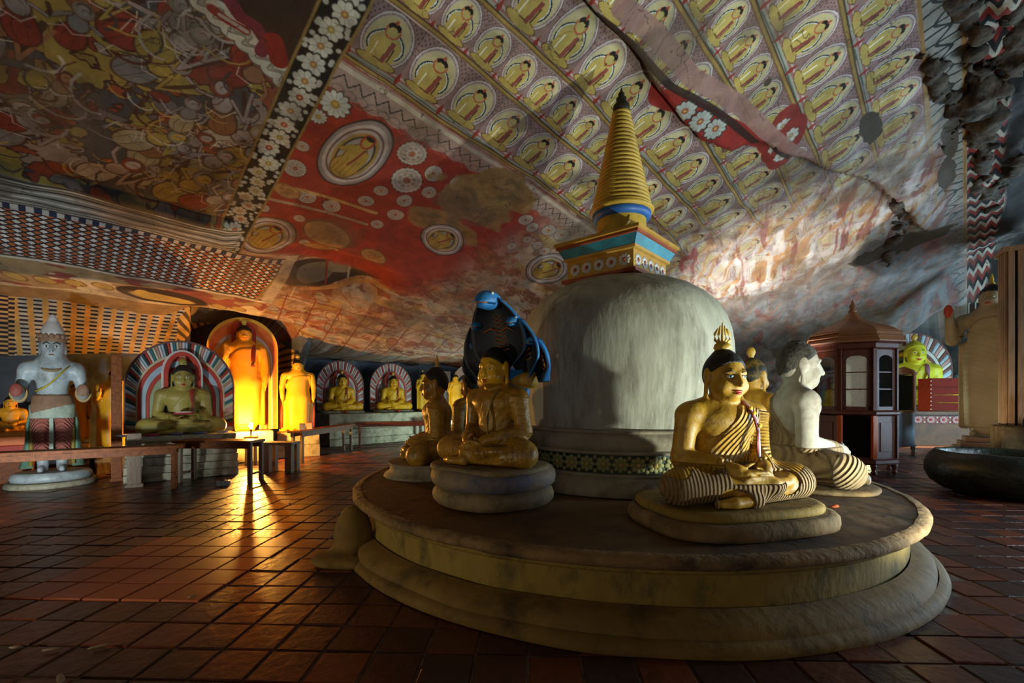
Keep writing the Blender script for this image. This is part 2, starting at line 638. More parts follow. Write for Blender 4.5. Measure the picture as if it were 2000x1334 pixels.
def row_template(n=220):
    """one niche: u across (0..1), v from head (0) to seat (1)"""
    v, u = np.meshgrid(np.linspace(0, 1, n, dtype=np.float32), np.linspace(0, 1, n, dtype=np.float32), indexing='ij')
    C = np.zeros((n, n, 3), np.float32)
    C[:] = rgb('8a6a66')

    def put(m, c):
        C[m] = rgb(c)

    def el(uc, vc, ru, rv):
        return ((u - uc) / ru) ** 2 + ((v - vc) / rv) ** 2
    # spandrel ornament
    put((np.sin(u * 60) * np.sin(v * 70) > .55) & (v < .45), '5d3f42')
    put(v > .80, 'b39a95')
    put(v > .84, '9a5a5a')
    put(v > .87, '8d8b7a')
    put(v > .915, '4c5a4c')
    put(v > .935, 'a08a80')
    # pointed mandorla
    d = el(.5, .44, .47, .44)
    put(d < 1, '6d5055')
    put(d < .93, 'b7aca6')
    put(d < .80, '84606a')
    put(d < .74, 'a69a8c')
    put(d < .66, 'b6a878')
    h2 = el(.5, .50, .34, .24)
    put(h2 < 1, '23303c')
    put(h2 < .86, 'c9c9c4')
    put(h2 < .74, 'ad9a52')
    # body, lap, head
    put(el(.5, .79, .40, .085) < 1, 'a98f3e')
    put((el(.5, .79, .40, .085) < 1) & (el(.5, .79, .40, .085) > .82), '6a4c24')
    put(el(.5, .56, .20, .21) < 1, 'b39a45')
    put((np.abs(u - .29) < .05) & (np.abs(v - .58) < .14), 'b39a45')
    put((np.abs(u - .71) < .05) & (np.abs(v - .58) < .14), 'b39a45')
    put((np.abs(u - .35) < .014) & (np.abs(v - .6) < .12), 'd8d4c0')
    put((np.abs(u - .66) < .012) & (np.abs(v - .6) < .12), '4d3a22')
    put((np.abs(u - .60 + .1 * (v - .5)) < .045) & (v > .40) & (v < .76), '8c3f34')
    put(el(.5, .27, .145, .115) < 1, 'b04a30')
    put(el(.5, .27, .12, .095) < 1, 'a88f45')
    put(el(.5, .215, .115, .055) < 1, '1f1713')
    put(el(.5, .145, .03, .035) < 1, 'b04a30')
    put(el(.5, .29, .085, .075) < 1, 'b09a50')
    put((np.abs(v - .74) < .012) & (np.abs(u - .5) < .1), '6a4c24')
    # red pendants between the niches
    e = np.minimum(u, 1 - u)
    put((e < .05 * (1 - np.abs(v - .86) / .13)) & (v > .72), '96281c')
    return C


TPL = row_template()
rows_m = np.zeros((MH, MW), np.float32)
for ri, (sb, st) in enumerate(SEAMS):
    h = sb - st
    wd = h * .78 + .02
    r0 = slice(max(0, int((st - S0) * PPM)), int((sb - S0) * PPM) + 1)
    t_ = TT[r0]
    s_ = SS[r0]
    wig = .05 * (fbm(t_ * .8, s_ * .8, oct=2, seed=40 + ri) - .5)
    v = (s_ - st + wig) / h
    ph = t_ / wd + [.15, .6, .35, .1, .7, .45, .2][ri] + .3 * (fbm(t_ * .5, s_ * .0 + ri, oct=1, seed=41) - .5)
    u = ph - np.floor(ph)
    idx = np.floor(ph).astype(int)
    ok = (t_ > 2.36) & (v >= 0) & (v <= 1) & (t_ < 13.2)
    n = TPL.shape[0]
    c = TPL[np.clip((v * n).astype(int), 0, n - 1), np.clip((u * n).astype(int), 0, n - 1)]
    tone = (.86 + .28 * ((np.sin(idx * 12.99 + ri * 7.1) * 43758.5) % 1))[..., None]
    pale_row = np.array([1.0, 1.06, 1.02, 1, 1.03, 1.06, 1.05][ri])
    al = np.where(ok, 1.0, 0)[..., None]
    IMG[r0] = IMG[r0] * (1 - al) + c * tone * pale_row * al
    rows_m[r0] = np.maximum(rows_m[r0], al[..., 0])
for sb in [5.22, 4.42, 3.83, 3.05, 2.38, 1.82, 1.12, .45]:
    e_ = 13.2 if sb < 4 else 11.8
    tl = np.linspace(2.36, e_, 90)
    p_line([(t, sb - .03 + .025 * math.sin(t * 1.3 + sb * 3)) for t in tl], .05, rgb('9c7a34'))
    p_line([(t, sb - .055 + .025 * math.sin(t * 1.3 + sb * 3)) for t in tl], .014, rgb('3d2a1c'))
    p_line([(t, sb - .005 + .025 * math.sin(t * 1.3 + sb * 3)) for t in tl], .014, rgb('6f4a22'))

# --- red field with medallions and large niches, below the rows
red = rgb('9c2a1a')
edge = 5.25
m = sstep(2.33, 2.36, TT) * sstep(5.24, 5.27, SS) * sstep(9.5, 9.3, SS + .5 * (big - .5)) * sstep(7.2, 6.0, TT + .8 * (big - .5) + .25 * (SS - 6))
comp((slice(None), slice(None)), m, red * 1.0)
# scalloped garland and chevrons under the lowest row
for lo, hi, c in ((5.26, 5.62, 'a3897c'), (5.30, 5.36, 'bfae96')):
    m = (TT > 2.36) & (TT < 10) & (SS > lo) & (SS < hi + .06 * np.abs(np.sin(TT * 9)) * (c == 'a3897c'))
    comp((slice(None), slice(None)), m.astype(np.float32) * .92, rgb(c))
m = (TT > 2.36) & (TT < 10) & (np.abs(SS - 5.47 - .06 * (2 * np.abs((TT * 5) % 1 - .5) * 2 - 1)) < .014)
comp((slice(None), slice(None)), m.astype(np.float32) * .85, rgb('3c352f'))
for t in np.arange(2.5, 9.5, .16):
    p_ell(t, 5.60, .085, .06, rgb('6f6259'), ring=.25, a=.8)
    p_ell(t, 5.66, .07, .05, rgb('a6655a'), ring=.3, a=.6)


def mandorla(u, v, rt, rs, ang, orange=False):
    s, t = unproj(u, v)
    for f, c in ((1.08, '2a201b'), (1.04, '8b7b78'), (.93, 'b2a6a2'), (.82, '5c2f2c'), (.78, 'a59a92'), (.68, 'a07c34'), (.58, '2e2a24'), (.53, '9a8d80')):
        p_ell(t, s, rt * f, rs * f, rgb(c), ang)
    ux, uy = math.sin(ang), -math.cos(ang)
    vx, vy = -uy, ux
    y = rgb('a8852c')
    d = rgb('5a3d1a')

    def P(a, b):
        return (t + a * rt * vx + b * rs * ux, s + a * rt * vy + b * rs * uy)
    for grow, c in ((1.07, d), (1.0, y)):
        p_ell(*P(0, -.42), rt * .44 * grow, rs * .34 * grow, c, ang)
        p_ell(*P(0, -.02), rt * .34 * grow, rs * .36 * grow, c, ang)
        p_line([P(-.3, .18), P(-.52, .0), P(-.22, .12)], rt * .16 * grow, c)
        p_line([P(.3, .18), P(.42, -.1), P(.36, -.42)], rt * .15 * grow, c)
    p_ell(*P(.02, .47), rt * .25, rs * .21, rgb('9a3322'), ang)
    p_ell(*P(.02, .46), rt * .17, rs * .155, y, ang)
    p_ell(*P(.02, .56), rt * .16, rs * .06, rgb('2a1a12'), ang)
    p_line([P(.16, .24), P(.1, -.1), P(.02, -.3)], rt * .08, rgb('8f3526'))
    for k in range(4):
        p_line([P(-.3 + .17 * k, -.12), P(-.28 + .17 * k, -.66)], .01, d, .6)


mandorla(693, 300, .40, .66, .15)
mandorla(522, 461, .40, .52, .25)
mandorla(865, 467, .46, .36, .4)
mandorla(1070, 525, .5, .45, .3)
for u, v, r in ((805, 298, .22), (795, 350, .24), (847, 338, .14), (893, 358, .125), (744, 367, .115), (838, 371, .12), (790, 388, .13), (715, 390, .13),
                (773, 417, .145), (737, 437, .11), (577, 329, .15), (591, 287, .09), (600, 386, .14), (648, 404, .14), (1027, 427, .14), (1040, 443, .12),
                (1072, 450, .14), (1097, 460, .15), (1030, 467, .09), (1050, 478, .11), (1064, 490, .12), (448, 482, .10), (595, 475, .10), (650, 491, .11),
                (515, 405, .09), (585, 427, .09), (650, 680, .2), (705, 690, .2), (1000, 480, .1)):
    s, t = unproj(u, v)
    p_ell(t, s, r * 1.06, r * 1.06, rgb('5a1a12'))
    p_ell(t, s, r, r, rgb('a89c8e'), petals=18, pa=.06)
    p_ell(t, s, r * .78, r * .78, rgb('8a7468'), ring=.08)
    for k in range(8):
        a_ = k * PI / 4
        p_ell(t + r * .5 * math.cos(a_), s + r * .5 * math.sin(a_), r * .13, r * .13, rgb('8b6a5c'), a=.7)
    p_ell(t, s, r * .25, r * .25, rgb('9a5a3a'))
for u, v, r in ((655, 202, .17), (622, 228, .10)):
    s, t = unproj(u, v)
    p_flower(t, s, r, 'b9bab2', 'a8842e', 12, '4a3a30')
# dividing band and painted trees of the lower panels
p1, p2 = unproj(535, 357), unproj(735, 415)
p_line([(p1[1], p1[0]), (p2[1], p2[0])], .07, rgb('b08a44'))
p_line([(p1[1], p1[0] + .35), (p2[1], p2[0] + .35)], .06, rgb('a07c58'))
for u, v, a, b in ((640, 458, .62, .28), (625, 497, .5, .2), (730, 500, .4, .16), (560, 372, .3, .12)):
    s, t = unproj(u, v)
    p_ell(t, s, a * .75, b * 1.2, rgb('a5743e'), .3)
    p_ell(t, s, a * .75, b * 1.2, rgb('6a3f20'), .3, ring=.08)
    for _ in range(26):
        p_ell(t + rl.normal(0, a * .25), s + rl.normal(0, b * .4), .03, .03, rgb('8a5a2c'), ring=.5)
# worn ochre rock in the red field, with shadow painted into its colour
for u, v, a, b in ((940, 400, 1.0, .5), (1000, 380, .7, .4), (870, 440, .9, .35)):
    s, t = unproj(u, v)
    w_ = window(t - 1.6, t + 1.6, s - 1.2, s + 1.2)
    sl, t2, s2 = w_
    q = ((t2 - t) / a) ** 2 + ((s2 - s) / b) ** 2 + 1.6 * (fbm(t2 * 2.4, s2 * 2.4, oct=4, seed=60) - .5)
    comp(sl, sstep(1.05, .85, q) * .9, rgb('8d6a35'))
    comp(sl, sstep(.7, .4, q) * .5 * sstep(.45, .6, fbm(t2 * 5, s2 * 9, oct=3, seed=61)), rgb('5d4a2a'))
mandorla(865, 467, .46, .36, .4)

# --- story panel left of the flower band
m = sstep(2.0, 1.97, TT) * sstep(9.0, 8.9, SS)
comp((slice(None), slice(None)), m, rgb('7b2d1c'))
for thr, c, sd in ((.52, '5e5456', 51), (.57, '7d6a30', 52), (.55, '7f706e', 53), (.57, '3e3f46', 54), (.58, '8a3a22', 55), (.62, '8a742f', 56)):
    q = fbm(TT * 2.0 + sd, SS * 2.6 + sd * 2, oct=4, seed=sd)
    comp((slice(None), slice(None)), m * sstep(thr, thr + .012, q), rgb(c))
    comp((slice(None), slice(None)), m * sstep(.012, .004, np.abs(q - thr)), rgb('3a2018') * 1.1)
rr = np.random.default_rng(12)
for _ in range(115):
    t0, s0 = rr.uniform(-3, 1.8), rr.uniform(3.2, 8.7)
    sk = rgb(rr.choice(['8c7834', '8b7a78', '94792f', '6e6a6c', '9a8f8c', '8a5a3a', '7c7476']))
    rb = rgb(rr.choice(['8a7230', '8c2c1c', '6a6668', '85795a', '7a4a2a', '968e86', '7f2a1e']))
    p_figure(t0, s0, rr.uniform(.4, .85), rr.uniform(-.2, 1.1), sk, rb, rr)
for _ in range(200):
    t0, s0 = rr.uniform(-3, 1.8), rr.uniform(3.2, 8.8)
    a = rr.uniform(0, 3.1)
    L = rr.uniform(.15, .5)
    pts = [(t0 + L * q * math.cos(a + 1.6 * q), s0 + L * q * math.sin(a + 1.6 * q)) for q in np.linspace(0, 1, 7)]
    p_line(pts, rr.uniform(.012, .035), rgb(rr.choice(['b3a9a2', '9a8f8c', '4a2018', '3a3434', 'a5852f'])), .85)
# brown corner with the wavy white border and the red beast
c0, c1 = unproj(380, -20), unproj(565, 165)
w_ = window(c0[1] - 1.2, 2.0, 3.0, c1[0] + .3)
sl, t2, s2 = w_
ln = (s2 - c0[0]) * (c1[1] - c0[1]) - (t2 - c0[1]) * (c1[0] - c0[0])
comp(sl, ((ln < 0) & (t2 < 1.98)).astype(np.float32), rgb('3a2418'))
for off, wd, c in ((0, .22, '5a4a40'), (0, .19, 'b3ac9c'), (-.03, .016, '6f685c'), (.03, .016, '6f685c'), (0, .012, '857d70')):
    n = 60
    pts = []
    for q in np.linspace(-.1, 1, n):
        t, s = c0[1] + q * (c1[1] - c0[1]), c0[0] + q * (c1[0] - c0[0])
        wv = .055 * math.sin(q * 44) + off
        pts.append((t + wv * .75, s - wv * .65))
    p_line(pts, wd, rgb(c))
for pts, wd, c in (([(450, 0), (470, 30), (500, 50), (520, 85), (510, 105)], .13, '7a2633'), ([(415, 15), (445, 40), (480, 60)], .10, '8e2c22'), ([(430, 28), (482, 62)], .05, 'a99a94'),
                   ([(535, 80), (545, 120)], .2, '8e1f16')):
    q = [unproj(*p) for p in pts]
    p_line([(t, s) for s, t in q], wd, rgb(c))

# --- band of white flowers on black, running down to the wall
p_rect(1.93, 2.40, 3.2, 9.55, rgb('8a6a30'))
p_rect(1.965, 2.365, 3.2, 9.52, rgb('17130f'))
fl = np.random.default_rng(3)
sv = 3.3
while sv < 9.4:
    r = .125 if sv < 7.3 else .10
    p_flower(2.16 + fl.uniform(-.05, .05), sv, r, 'b9b6a6' if sv < 7.3 else 'b3a68c', fl.choice(['a02a1c', '8a7a3a', 'a06a3a']), 8)
    for _ in range(5):
        p_ell(2.16 + fl.choice([-1, 1]) * fl.uniform(.12, .18), sv + fl.uniform(-.12, .12), .032, .032, rgb('a8a596'))
    sv += r * 1.95

# --- grey draped ledge, net paintings and lower frieze of the back wall side
m = sstep(2.35, 2.2, TT) * sstep(8.82, 8.86, SS) * sstep(9.56, 9.52, SS)
comp((slice(None), slice(None)), m, rgb('8d8a84'))
comp((slice(None), slice(None)), m * sstep(.1, .7, np.sin(SS * 95 + 3 * fbm(TT * .8, SS * 3, oct=2, seed=70))), rgb('3e3a36'))
comp((slice(None), slice(None)), m * sstep(.6, .9, np.sin(SS * 43 + 2)), rgb('c3c0b8'))
m = ((SS > 9.54) & (SS < 11.02) & (TT < 3.25 - .1 * (SS - 9.4))).astype(np.float32)


def net(a, b, base, dot, gap, scale):
    p_, q_ = (a + b) * scale, (a - b) * scale
    k = np.floor(p_) + np.floor(q_)
    fp, fq = p_ - np.floor(p_) - .5, q_ - np.floor(q_) - .5
    r = np.maximum(np.abs(fp), np.abs(fq))
    C = np.where((k % 2 == 0)[..., None], base, dot)
    return np.where((r > .37)[..., None], gap, C)


nc = net(TT, SS * 1.15, rgb('b4582a'), rgb('cfc3b4'), rgb('1c1d26'), 7.0)
IMG[:] = IMG * (1 - m[..., None]) + nc * m[..., None]
m2 = m * (SS < 9.68)
comp((slice(None), slice(None)), m2 * (np.sin(TT * 40) > 0), rgb('b8b0a8'))
comp((slice(None), slice(None)), m2 * (np.sin(TT * 40) <= 0), rgb('27304a'))
p_line([(t, 9.53 + .02 * math.sin(t * 2)) for t in np.linspace(-3, 3.3, 40)], .035, rgb('3a3128'))
p_line([(t, 11.03) for t in np.linspace(-3, 3.3, 40)], .05, rgb('4a4034'))
p_line([(t, 11.09) for t in np.linspace(-3, 3.3, 40)], .06, rgb('c2b8a0'))
p_line([(3.28, 9.4), (3.1, 11.05)], .06, rgb('8a6a30'))
p_rect(3.2, 3.42, 9.4, 11.1, rgb('b4a48a'), .8)
m = sstep(3.45, 3.35, TT) * sstep(11.12, 11.16, SS)
comp((slice(None), slice(None)), m, rgb('9a7a4c'))
comp((slice(None), slice(None)), m * sstep(.54, .57, fbm(TT * 2, SS * 4, oct=3, seed=75)), rgb('8c4030'))
comp((slice(None), slice(None)), m * sstep(.57, .6, fbm(TT * 2 + 9, SS * 4, oct=3, seed=76)), rgb('b9a67e'))
for t in np.arange(-2.8, 3.2, .38):
    p_ell(t, 11.62, .18, .1, rgb('a78a3c'), .5, a=.9)
    p_ell(t, 11.62, .18, .1, rgb('6a3a1c'), .5, ring=.12)
p_ell(1.55, 11.62, .75, .26, rgb('33241c'))
p_ell(1.55, 11.68, .55, .13, rgb('b08d3a'))
p_ell(1.2, 11.62, .12, .1, rgb('b08d3a'))
p_line([(t, 11.92) for t in np.linspace(-3, 3.4, 20)], .05, rgb('b9a67e'))
m = ((SS > 11.98) & (TT < 3.6)).astype(np.float32)
comp((slice(None), slice(None)), m, rgb('8a6a40'))

# --- borders at the right edge and the bare rock beyond
m = ((SS < .40) & (SS > .05) & (TT > 5)).astype(np.float32)
comp((slice(None), slice(None)), m, rgb('8a8578'))
vein = np.minimum(np.abs(np.sin(TT * 17 + 3 * fbm(TT * 3, SS * 3, oct=2, seed=80))), np.abs((SS - .22) * 14 + np.sin(TT * 17)) * .8)
comp((slice(None), slice(None)), m * sstep(.28, .2, vein), rgb('1c2422'))
p_line([(t, .42) for t in np.linspace(5, 14, 20)], .04, rgb('9a6a2a'))
p_line([(t, .03) for t in np.linspace(5, 14, 20)], .04, rgb('9a6a2a'))
m = ((SS < 0) & (SS > -.5) & (TT > 5)).astype(np.float32)
zig = np.floor(TT * 8 + np.abs(((SS + .5) * 13) % 2 - 1) * 1.4).astype(int) % 3
for k, c in enumerate(('a9a08c', '8e241a', '191614')):
    comp((slice(None), slice(None)), m * (zig == k), rgb(c))
m = sstep(-.42, -.5, SS + .3 * (big - .5))
comp((slice(None), slice(None)), m, rgb('2b2826'))
comp((slice(None), slice(None)), m * sstep(.5, .62, fbm(TT * 2, SS * 2, oct=4, seed=81)), rgb('5d5a50'))
# red panel of three flowers by the fissure
for poly in (((1300, 165), (1340, 185), (1420, 225), (1495, 250)),):
    q = [unproj(*p) for p in poly]
    p_line([(t + .1, s + .08) for s, t in q], .42, rgb('9c2018'))
for u, v in ((1338, 198), (1368, 217), (1398, 232)):
    s, t = unproj(u, v)
    p_flower(t, s, .15, 'a9b0aa', '9a4a30', 11, '33241f')
for u, v in ((1530, 225), (1545, 240), (1507, 265), (1515, 285), (1525, 300), (1770, 357), (1790, 352), (1345, 508)):
    s, t = unproj(u, v)
    p_ell(t, s, .3, .2, rgb('8e241a'), .6)
    p_flower(t, s, .1, 'b0b0a6', '8a6a5a', 7, '6a2018')
# pink ledge along the fissure, its dark shadow strip painted alongside
q = [unproj(*p) for p in ((1190, 0), (1260, 60), (1330, 140), (1420, 195), (1490, 250), (1560, 300))]
p_line([(t + .06, s - .12) for s, t in q], .22, rgb('9a6e66'), .9)
p_line([(t - .1, s + .12) for s, t in q], .10, rgb('2a1812'), .85)

# --- wear: fading towards the right, stains, cracks, streaks
fade = sstep(8.2, 11.2, TT - .5 * (SS - 3) * 0 + 1.2 * (big - .5)) * sstep(-.1, .6, SS) * sstep(8.5, 6, SS)
comp((slice(None), slice(None)), fade * (.55 + .35 * sstep(.4, .6, fine)), rgb('9b8f88'))
comp((slice(None), slice(None)), fade * sstep(.56, .62, strk) * .7, rgb('a3672e'))
comp((slice(None), slice(None)), fade * sstep(.58, .70, fbm(TT * 1.5, SS * 7 - TT * 2, oct=4, seed=90)) * .7, rgb('7a3a30'))
comp((slice(None), slice(None)), fade * sstep(.52, .68, fbm(TT * 2.2 + 5 + .4 * fine, SS * 6 - TT * 2, oct=5, seed=91)) * .7, rgb('bdb8b2'))
far = sstep(11.8, 13.5, TT + 1.0 * (big - .5)) * sstep(-.2, .4, SS)
comp((slice(None), slice(None)), far * .75, rgb('5f6264'))
comp((slice(None), slice(None)), far * sstep(.56, .62, strk) * .6, rgb('8a6a5a'))
comp((slice(None), slice(None)), far * sstep(.60, .66, fbm(TT * 1.8, SS * 4.5, oct=4, seed=93)) * .35, rgb('8a2f28'))
comp((slice(None), slice(None)), sstep(.6, .72, fbm(TT * 1.1 + 4, SS * 1.1, oct=4, seed=94)) * .45, rgb('5b4a3c'))
crk = np.abs(fbm(TT * 1.3, SS * 1.3, oct=5, seed=95) - .5)
comp((slice(None), slice(None)), sstep(.004, .001, crk) * .5, rgb('2a201a'))
IMG *= (.82 + .36 * fine)[..., None]
# broken plaster patches
for u, v, a, b in ((1700, 235, .32, .14), (1855, 265, .45, .1), (1850, 330, .4, .12), (1757, 480, .3, .9), (1500, 150, .05, .05)):
    s, t = unproj(u, v)
    w_ = window(t - 1, t + 1, s - 1, s + 1)
    sl, t2, s2 = w_
    q = ((t2 - t) / a) ** 2 + ((s2 - s) / b) ** 2 + 1.2 * (fbm(t2 * 6, s2 * 6, oct=3, seed=99) - .5)
    comp(sl, sstep(1.0, .9, q), rgb('4a3c2c'))
# the paints have dulled with age
lum = (IMG * np.array([.3, .55, .15], np.float32)).sum(-1, keepdims=True)
IMG = lum + (IMG - lum) * .80
IMG = np.clip(IMG * .90, 0, 1)


def image_from(name, A):
    h, w_ = A.shape[:2]
    im = bpy.data.images.new(name, w_, h, alpha=False)
    px_ = np.ones((h, w_, 4), np.float32)
    px_[..., :3] = A
    im.pixels.foreach_set(px_.ravel())
    im.update()
    im.pack()
    return im


def painted(name, im, rough=.8, bump=.35, bs=5.0):
    m = mat(name, (1, 1, 1), rough=rough, scale=bs, bump=bump, spec=.25)
    N, L = m.node_tree.nodes, m.node_tree.links
    t = N.new('ShaderNodeTexImage')
    t.image = im
    t.extension = 'EXTEND'
    uv = N.new('ShaderNodeUVMap')
    L.new(uv.outputs[0], t.inputs[0])
    L.new(t.outputs[0], N['Principled BSDF'].inputs['Base Color'])
    return m


MURAL = image_from('cave_mural', IMG)
m_mural = painted('mural_on_rock', MURAL)


def grid_faces(ns, nt):
    i = np.arange(ns * nt).reshape(ns, nt)
    return np.stack([i[:-1, :-1], i[:-1, 1:], i[1:, 1:], i[1:, :-1]], -1).reshape(-1, 4)


def add_uv(me, U, V):
    uv = me.uv_layers.new(name='UVMap')
    li = np.empty(len(me.loops), np.int32)
    me.loops.foreach_get('vertex_index', li)
    uv.data.foreach_set('uv', np.stack([U[li], V[li]], -1).astype(np.float32).ravel())


sg = np.arange(-5.2, 15.6, .055)
tg = np.arange(-6.4, 23.2, .055)
TG, SG = np.meshgrid(tg, sg)
ZG = ceil_z(SG, TG)
XG, YG = st2xy(SG, TG)
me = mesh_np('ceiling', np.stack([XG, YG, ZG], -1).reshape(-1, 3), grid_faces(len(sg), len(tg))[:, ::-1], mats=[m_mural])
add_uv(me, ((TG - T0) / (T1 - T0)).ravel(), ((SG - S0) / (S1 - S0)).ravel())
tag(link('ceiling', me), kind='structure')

# ---- back wall (left in view): net painting above bare dark rock
WT0, WT1 = -6.4, 16.5


def wall_s(t, z):
    s = 12.45 + 3.35 * sstep(4.35, 5.1, t - .25 * (z - 1.2)) - 1.0 * sstep(11.5, 14, t)
    s = s + 1.0 * sstep(2.1, 2.35, t) * sstep(4.6, 4.35, t) * sstep(3.75, 3.5, z)
    return s + .16 * (fbm(t * 1.3, z * 1.3, oct=4, seed=110) - .5) + .35 * sstep(1.2, .2, z) * (-1) * .3


wt = np.arange(WT0, WT1, .06)
wz = np.arange(-.1, 4.0, .06)
WTG, WZG = np.meshgrid(wt, wz)
WSG = wall_s(WTG, WZG)
X_, Y_ = st2xy(WSG, WTG)
WI = np.zeros((420, 2300, 3), np.float32)
wtA = WT0 + (np.arange(2300) + .5) / 100
wzA = (np.arange(420) + .5) / 100
WTT, WZZ = np.meshgrid(wtA.astype(np.float32), wzA.astype(np.float32))
WI[:] = rgb('46484c')
WI *= (.5 + fbm(WTT * 1.2, WZZ * 2.5, oct=5, seed=120))[..., None]
m = (WZZ > 2.33 + .1 * np.sin(WTT * 1.1)) & (WTT < 4.3) & (WTT > -6)
ang = 11 * (WTT + .12 * np.sin(WZZ * 1.2) * np.clip(WTT, -2, 2))
stripe = (ang % 2) < .85
ladder = ((WZZ * 13) % 1) > .42
Cn = np.where(stripe[..., None], rgb('bb8a48'), np.where(ladder[..., None], rgb('b3a58e'), rgb('23222a')))
offs = (np.floor(ang / 2) % 2)[..., None]
Cn2 = np.where(((((WZZ * 12 + (np.floor(WTT * 8) % 2) * .5) % 1) > .5))[..., None], rgb('b98a52'), rgb('241f20'))
Cn = np.where((WTT < -.55)[..., None], Cn2, Cn)
WI = np.where(m[..., None], Cn * (.8 + .4 * fbm(WTT * 5, WZZ * 5, oct=3, seed=121))[..., None], WI)
# painted surround of the tall niche
rN = np.hypot((WTT - 3.05) / 1.35, (WZZ - 1.9) / 1.62)
m = (rN > .93) & (rN < 1.2) & (WZZ > 1.9) & (WTT > 1.9) & (WTT < 4.9)
a_ = np.arctan2((WZZ - 1.9), (WTT - 3.05))
WI = np.where(m[..., None], np.where((np.sin(a_ * 60) > -.2)[..., None], rgb('c09048'), rgb('54401f')), WI)
m = (rN < .93) & (WZZ > .2)
WI = np.where(m[..., None], rgb('3a3036') * (.7 + .6 * fbm(WTT * 3, WZZ * 3, oct=3, seed=122))[..., None], WI)
m_wall = painted('net_painting_on_rock', image_from('wall_net_painting', np.clip(WI, 0, 1)), bump=.6, bs=3.0)
me = mesh_np('wall_back', np.stack([X_, Y_, WZG], -1).reshape(-1, 3), grid_faces(len(wz), len(wt)), mats=[m_wall])
add_uv(me, ((WTG - WT0) / 23).ravel(), (WZG / 4.2).ravel())
tag(link('wall_back', me), kind='structure')

m_rock = mat('bare_rock', '3c3a38', '5a554c', .9, 1.5, .7, dirt='23211f', dirt_amt=.7)
m_plaster = mat('old_plaster', '8a8070', '9b9282', .9, 2, .3, dirt='5a5040')


def wall_strip(name, p0, p1, z0, z1, m, openings=()):
    """upright wall between two plan points with rectangular doorways (distance from p0, width, height)"""
    a, b = Vector((*p0, 0)), Vector((*p1, 0))
    L = (b - a).length
    d = (b - a) / L
    nrm = Vector((-d.y, d.x, 0))
    mb = MB()
    cur = 0
    rz = math.atan2(d.y, d.x)

    def seg(u0, u1, q0, q1):
        c = a + d * ((u0 + u1) / 2)
        mb.box((c.x, c.y, (q0 + q1) / 2), (u1 - u0, .3, q1 - q0), m, rz)
    for u, wd, h in openings:
        seg(cur, u - wd / 2, z0, z1)
        seg(u - wd / 2, u + wd / 2, h, z1)
        cur = u + wd / 2
    seg(cur, L, z0, z1)
    return tag(mb.build(name), kind='structure')


wall_strip('wall_front', st2xy(-5.0, -6.3), st2xy(-5.0, 23.1), -.05, 9.3, m_plaster, ((4.9, 3.2, 3.2), (14.8, 2.2, 2.8), (22.6, 2.6, 2.8)))
wall_strip('wall_left', st2xy(-5.0, -6.2), st2xy(13.0, -6.2), -.05, 9.0, m_rock)
wall_strip('wall_right', st2xy(-5.0, 23.0), st2xy(15.0, 23.0), -.05, 6.5, m_rock)

# ---- floor: mortar bed and clay tiles
m_mortar = mat('floor_mortar', '4a342a', '7a6250', .8, 8, .4)
V = [(*st2xy(s, t), -.012) for s, t in ((-5.2, -6.4), (-5.2, 23.2), (15.4, 23.2), (15.4, -6.4))]
me = mesh_np('floor', V, [[0, 1, 2, 3]], smooth=False, mats=[m_mortar])
floor = tag(link('floor', me), kind='structure')
tile_cols = [('46241a', '5c3122'), ('381d17', '4a251b'), ('562b1d', '703c2a'), ('342220', '452b26'), ('602c1a', '763a22'), ('4b3a35', '5c4a40')]
m_tiles = [mat('clay_tile_%s' % n, a, b, .34, 3.5, .42, dirt='241310', dirt_amt=.75, dirt_scale=3, bscale=12, spec=.45)
           for n, (a, b) in zip(('brown', 'dark', 'red', 'plum', 'rust', 'grey'), tile_cols)]
m_newtile = mat('new_terracotta_tile', '98431f', 'a04c28', .4, 2, .08, bscale=14, spec=.5)
TS = .302


def tile_mesh(name, m, bev=.007, dx=0, seed=0):
    r = random.Random(seed)
    h = TS / 2 - .006
    j = lambda q: q + r.uniform(-.006, .003)
    lo = [(-j(h), -j(h)), (j(h), -j(h)), (j(h), j(h)), (-j(h), j(h))]
    V = [(x, y, -.02) for x, y in lo] + [(x, y, -.006) for x, y in lo] + [(x - math.copysign(bev, x), y - math.copysign(bev, y), 0) for x, y in lo]
    Fq = [[8, 9, 10, 11]] + [[a + k, a + (k + 1) % 4, b + (k + 1) % 4, b + k] for a, b in ((0, 4), (4, 8)) for k in range(4)]
    return mesh_np(name, V, Fq, smooth=False, mats=[m])


t_meshes = [tile_mesh('tile', m, seed=i * 3 + k) for i, m in enumerate(m_tiles) for k in range(2)]
n_mesh = tile_mesh('tile', m_newtile, .004, seed=50)
PC = (1.366, 5.688)                       # axis of the stupa and its round platform
near, rest = [], []
TROT = math.radians(-2.0)
ct, sn_ = math.cos(TROT), math.sin(TROT)
for iy in range(-4, 62):
    for ix in range(-50, 56):
        gx, gy = (ix + .5 + (.0 if iy % 1 else 0)) * TS, 1.9 + iy * TS
        x, y = gx * ct - gy * sn_, gx * sn_ + gy * ct
        s, t = (y - x) * R2, (x + y) * R2
        if s < -4.6 or s > 12.3 or t < -5.8 or t > 21 or y < .6:
            continue
        rc = math.hypot(x - PC[0], y - PC[1])
        if rc < 2.95:
            continue
        vis = abs(x) < 1.16 * y + .3 and y > 2.2 and not (rc < 3.15) and not (y > PC[1] and abs(math.atan2(x, y) - .236) < .5)
        size = (F * TS / y) * (F * EYE * TS / y / y) if vis else 0
        near.append((size, x, y))
near.sort(reverse=True)
vis_n = 296
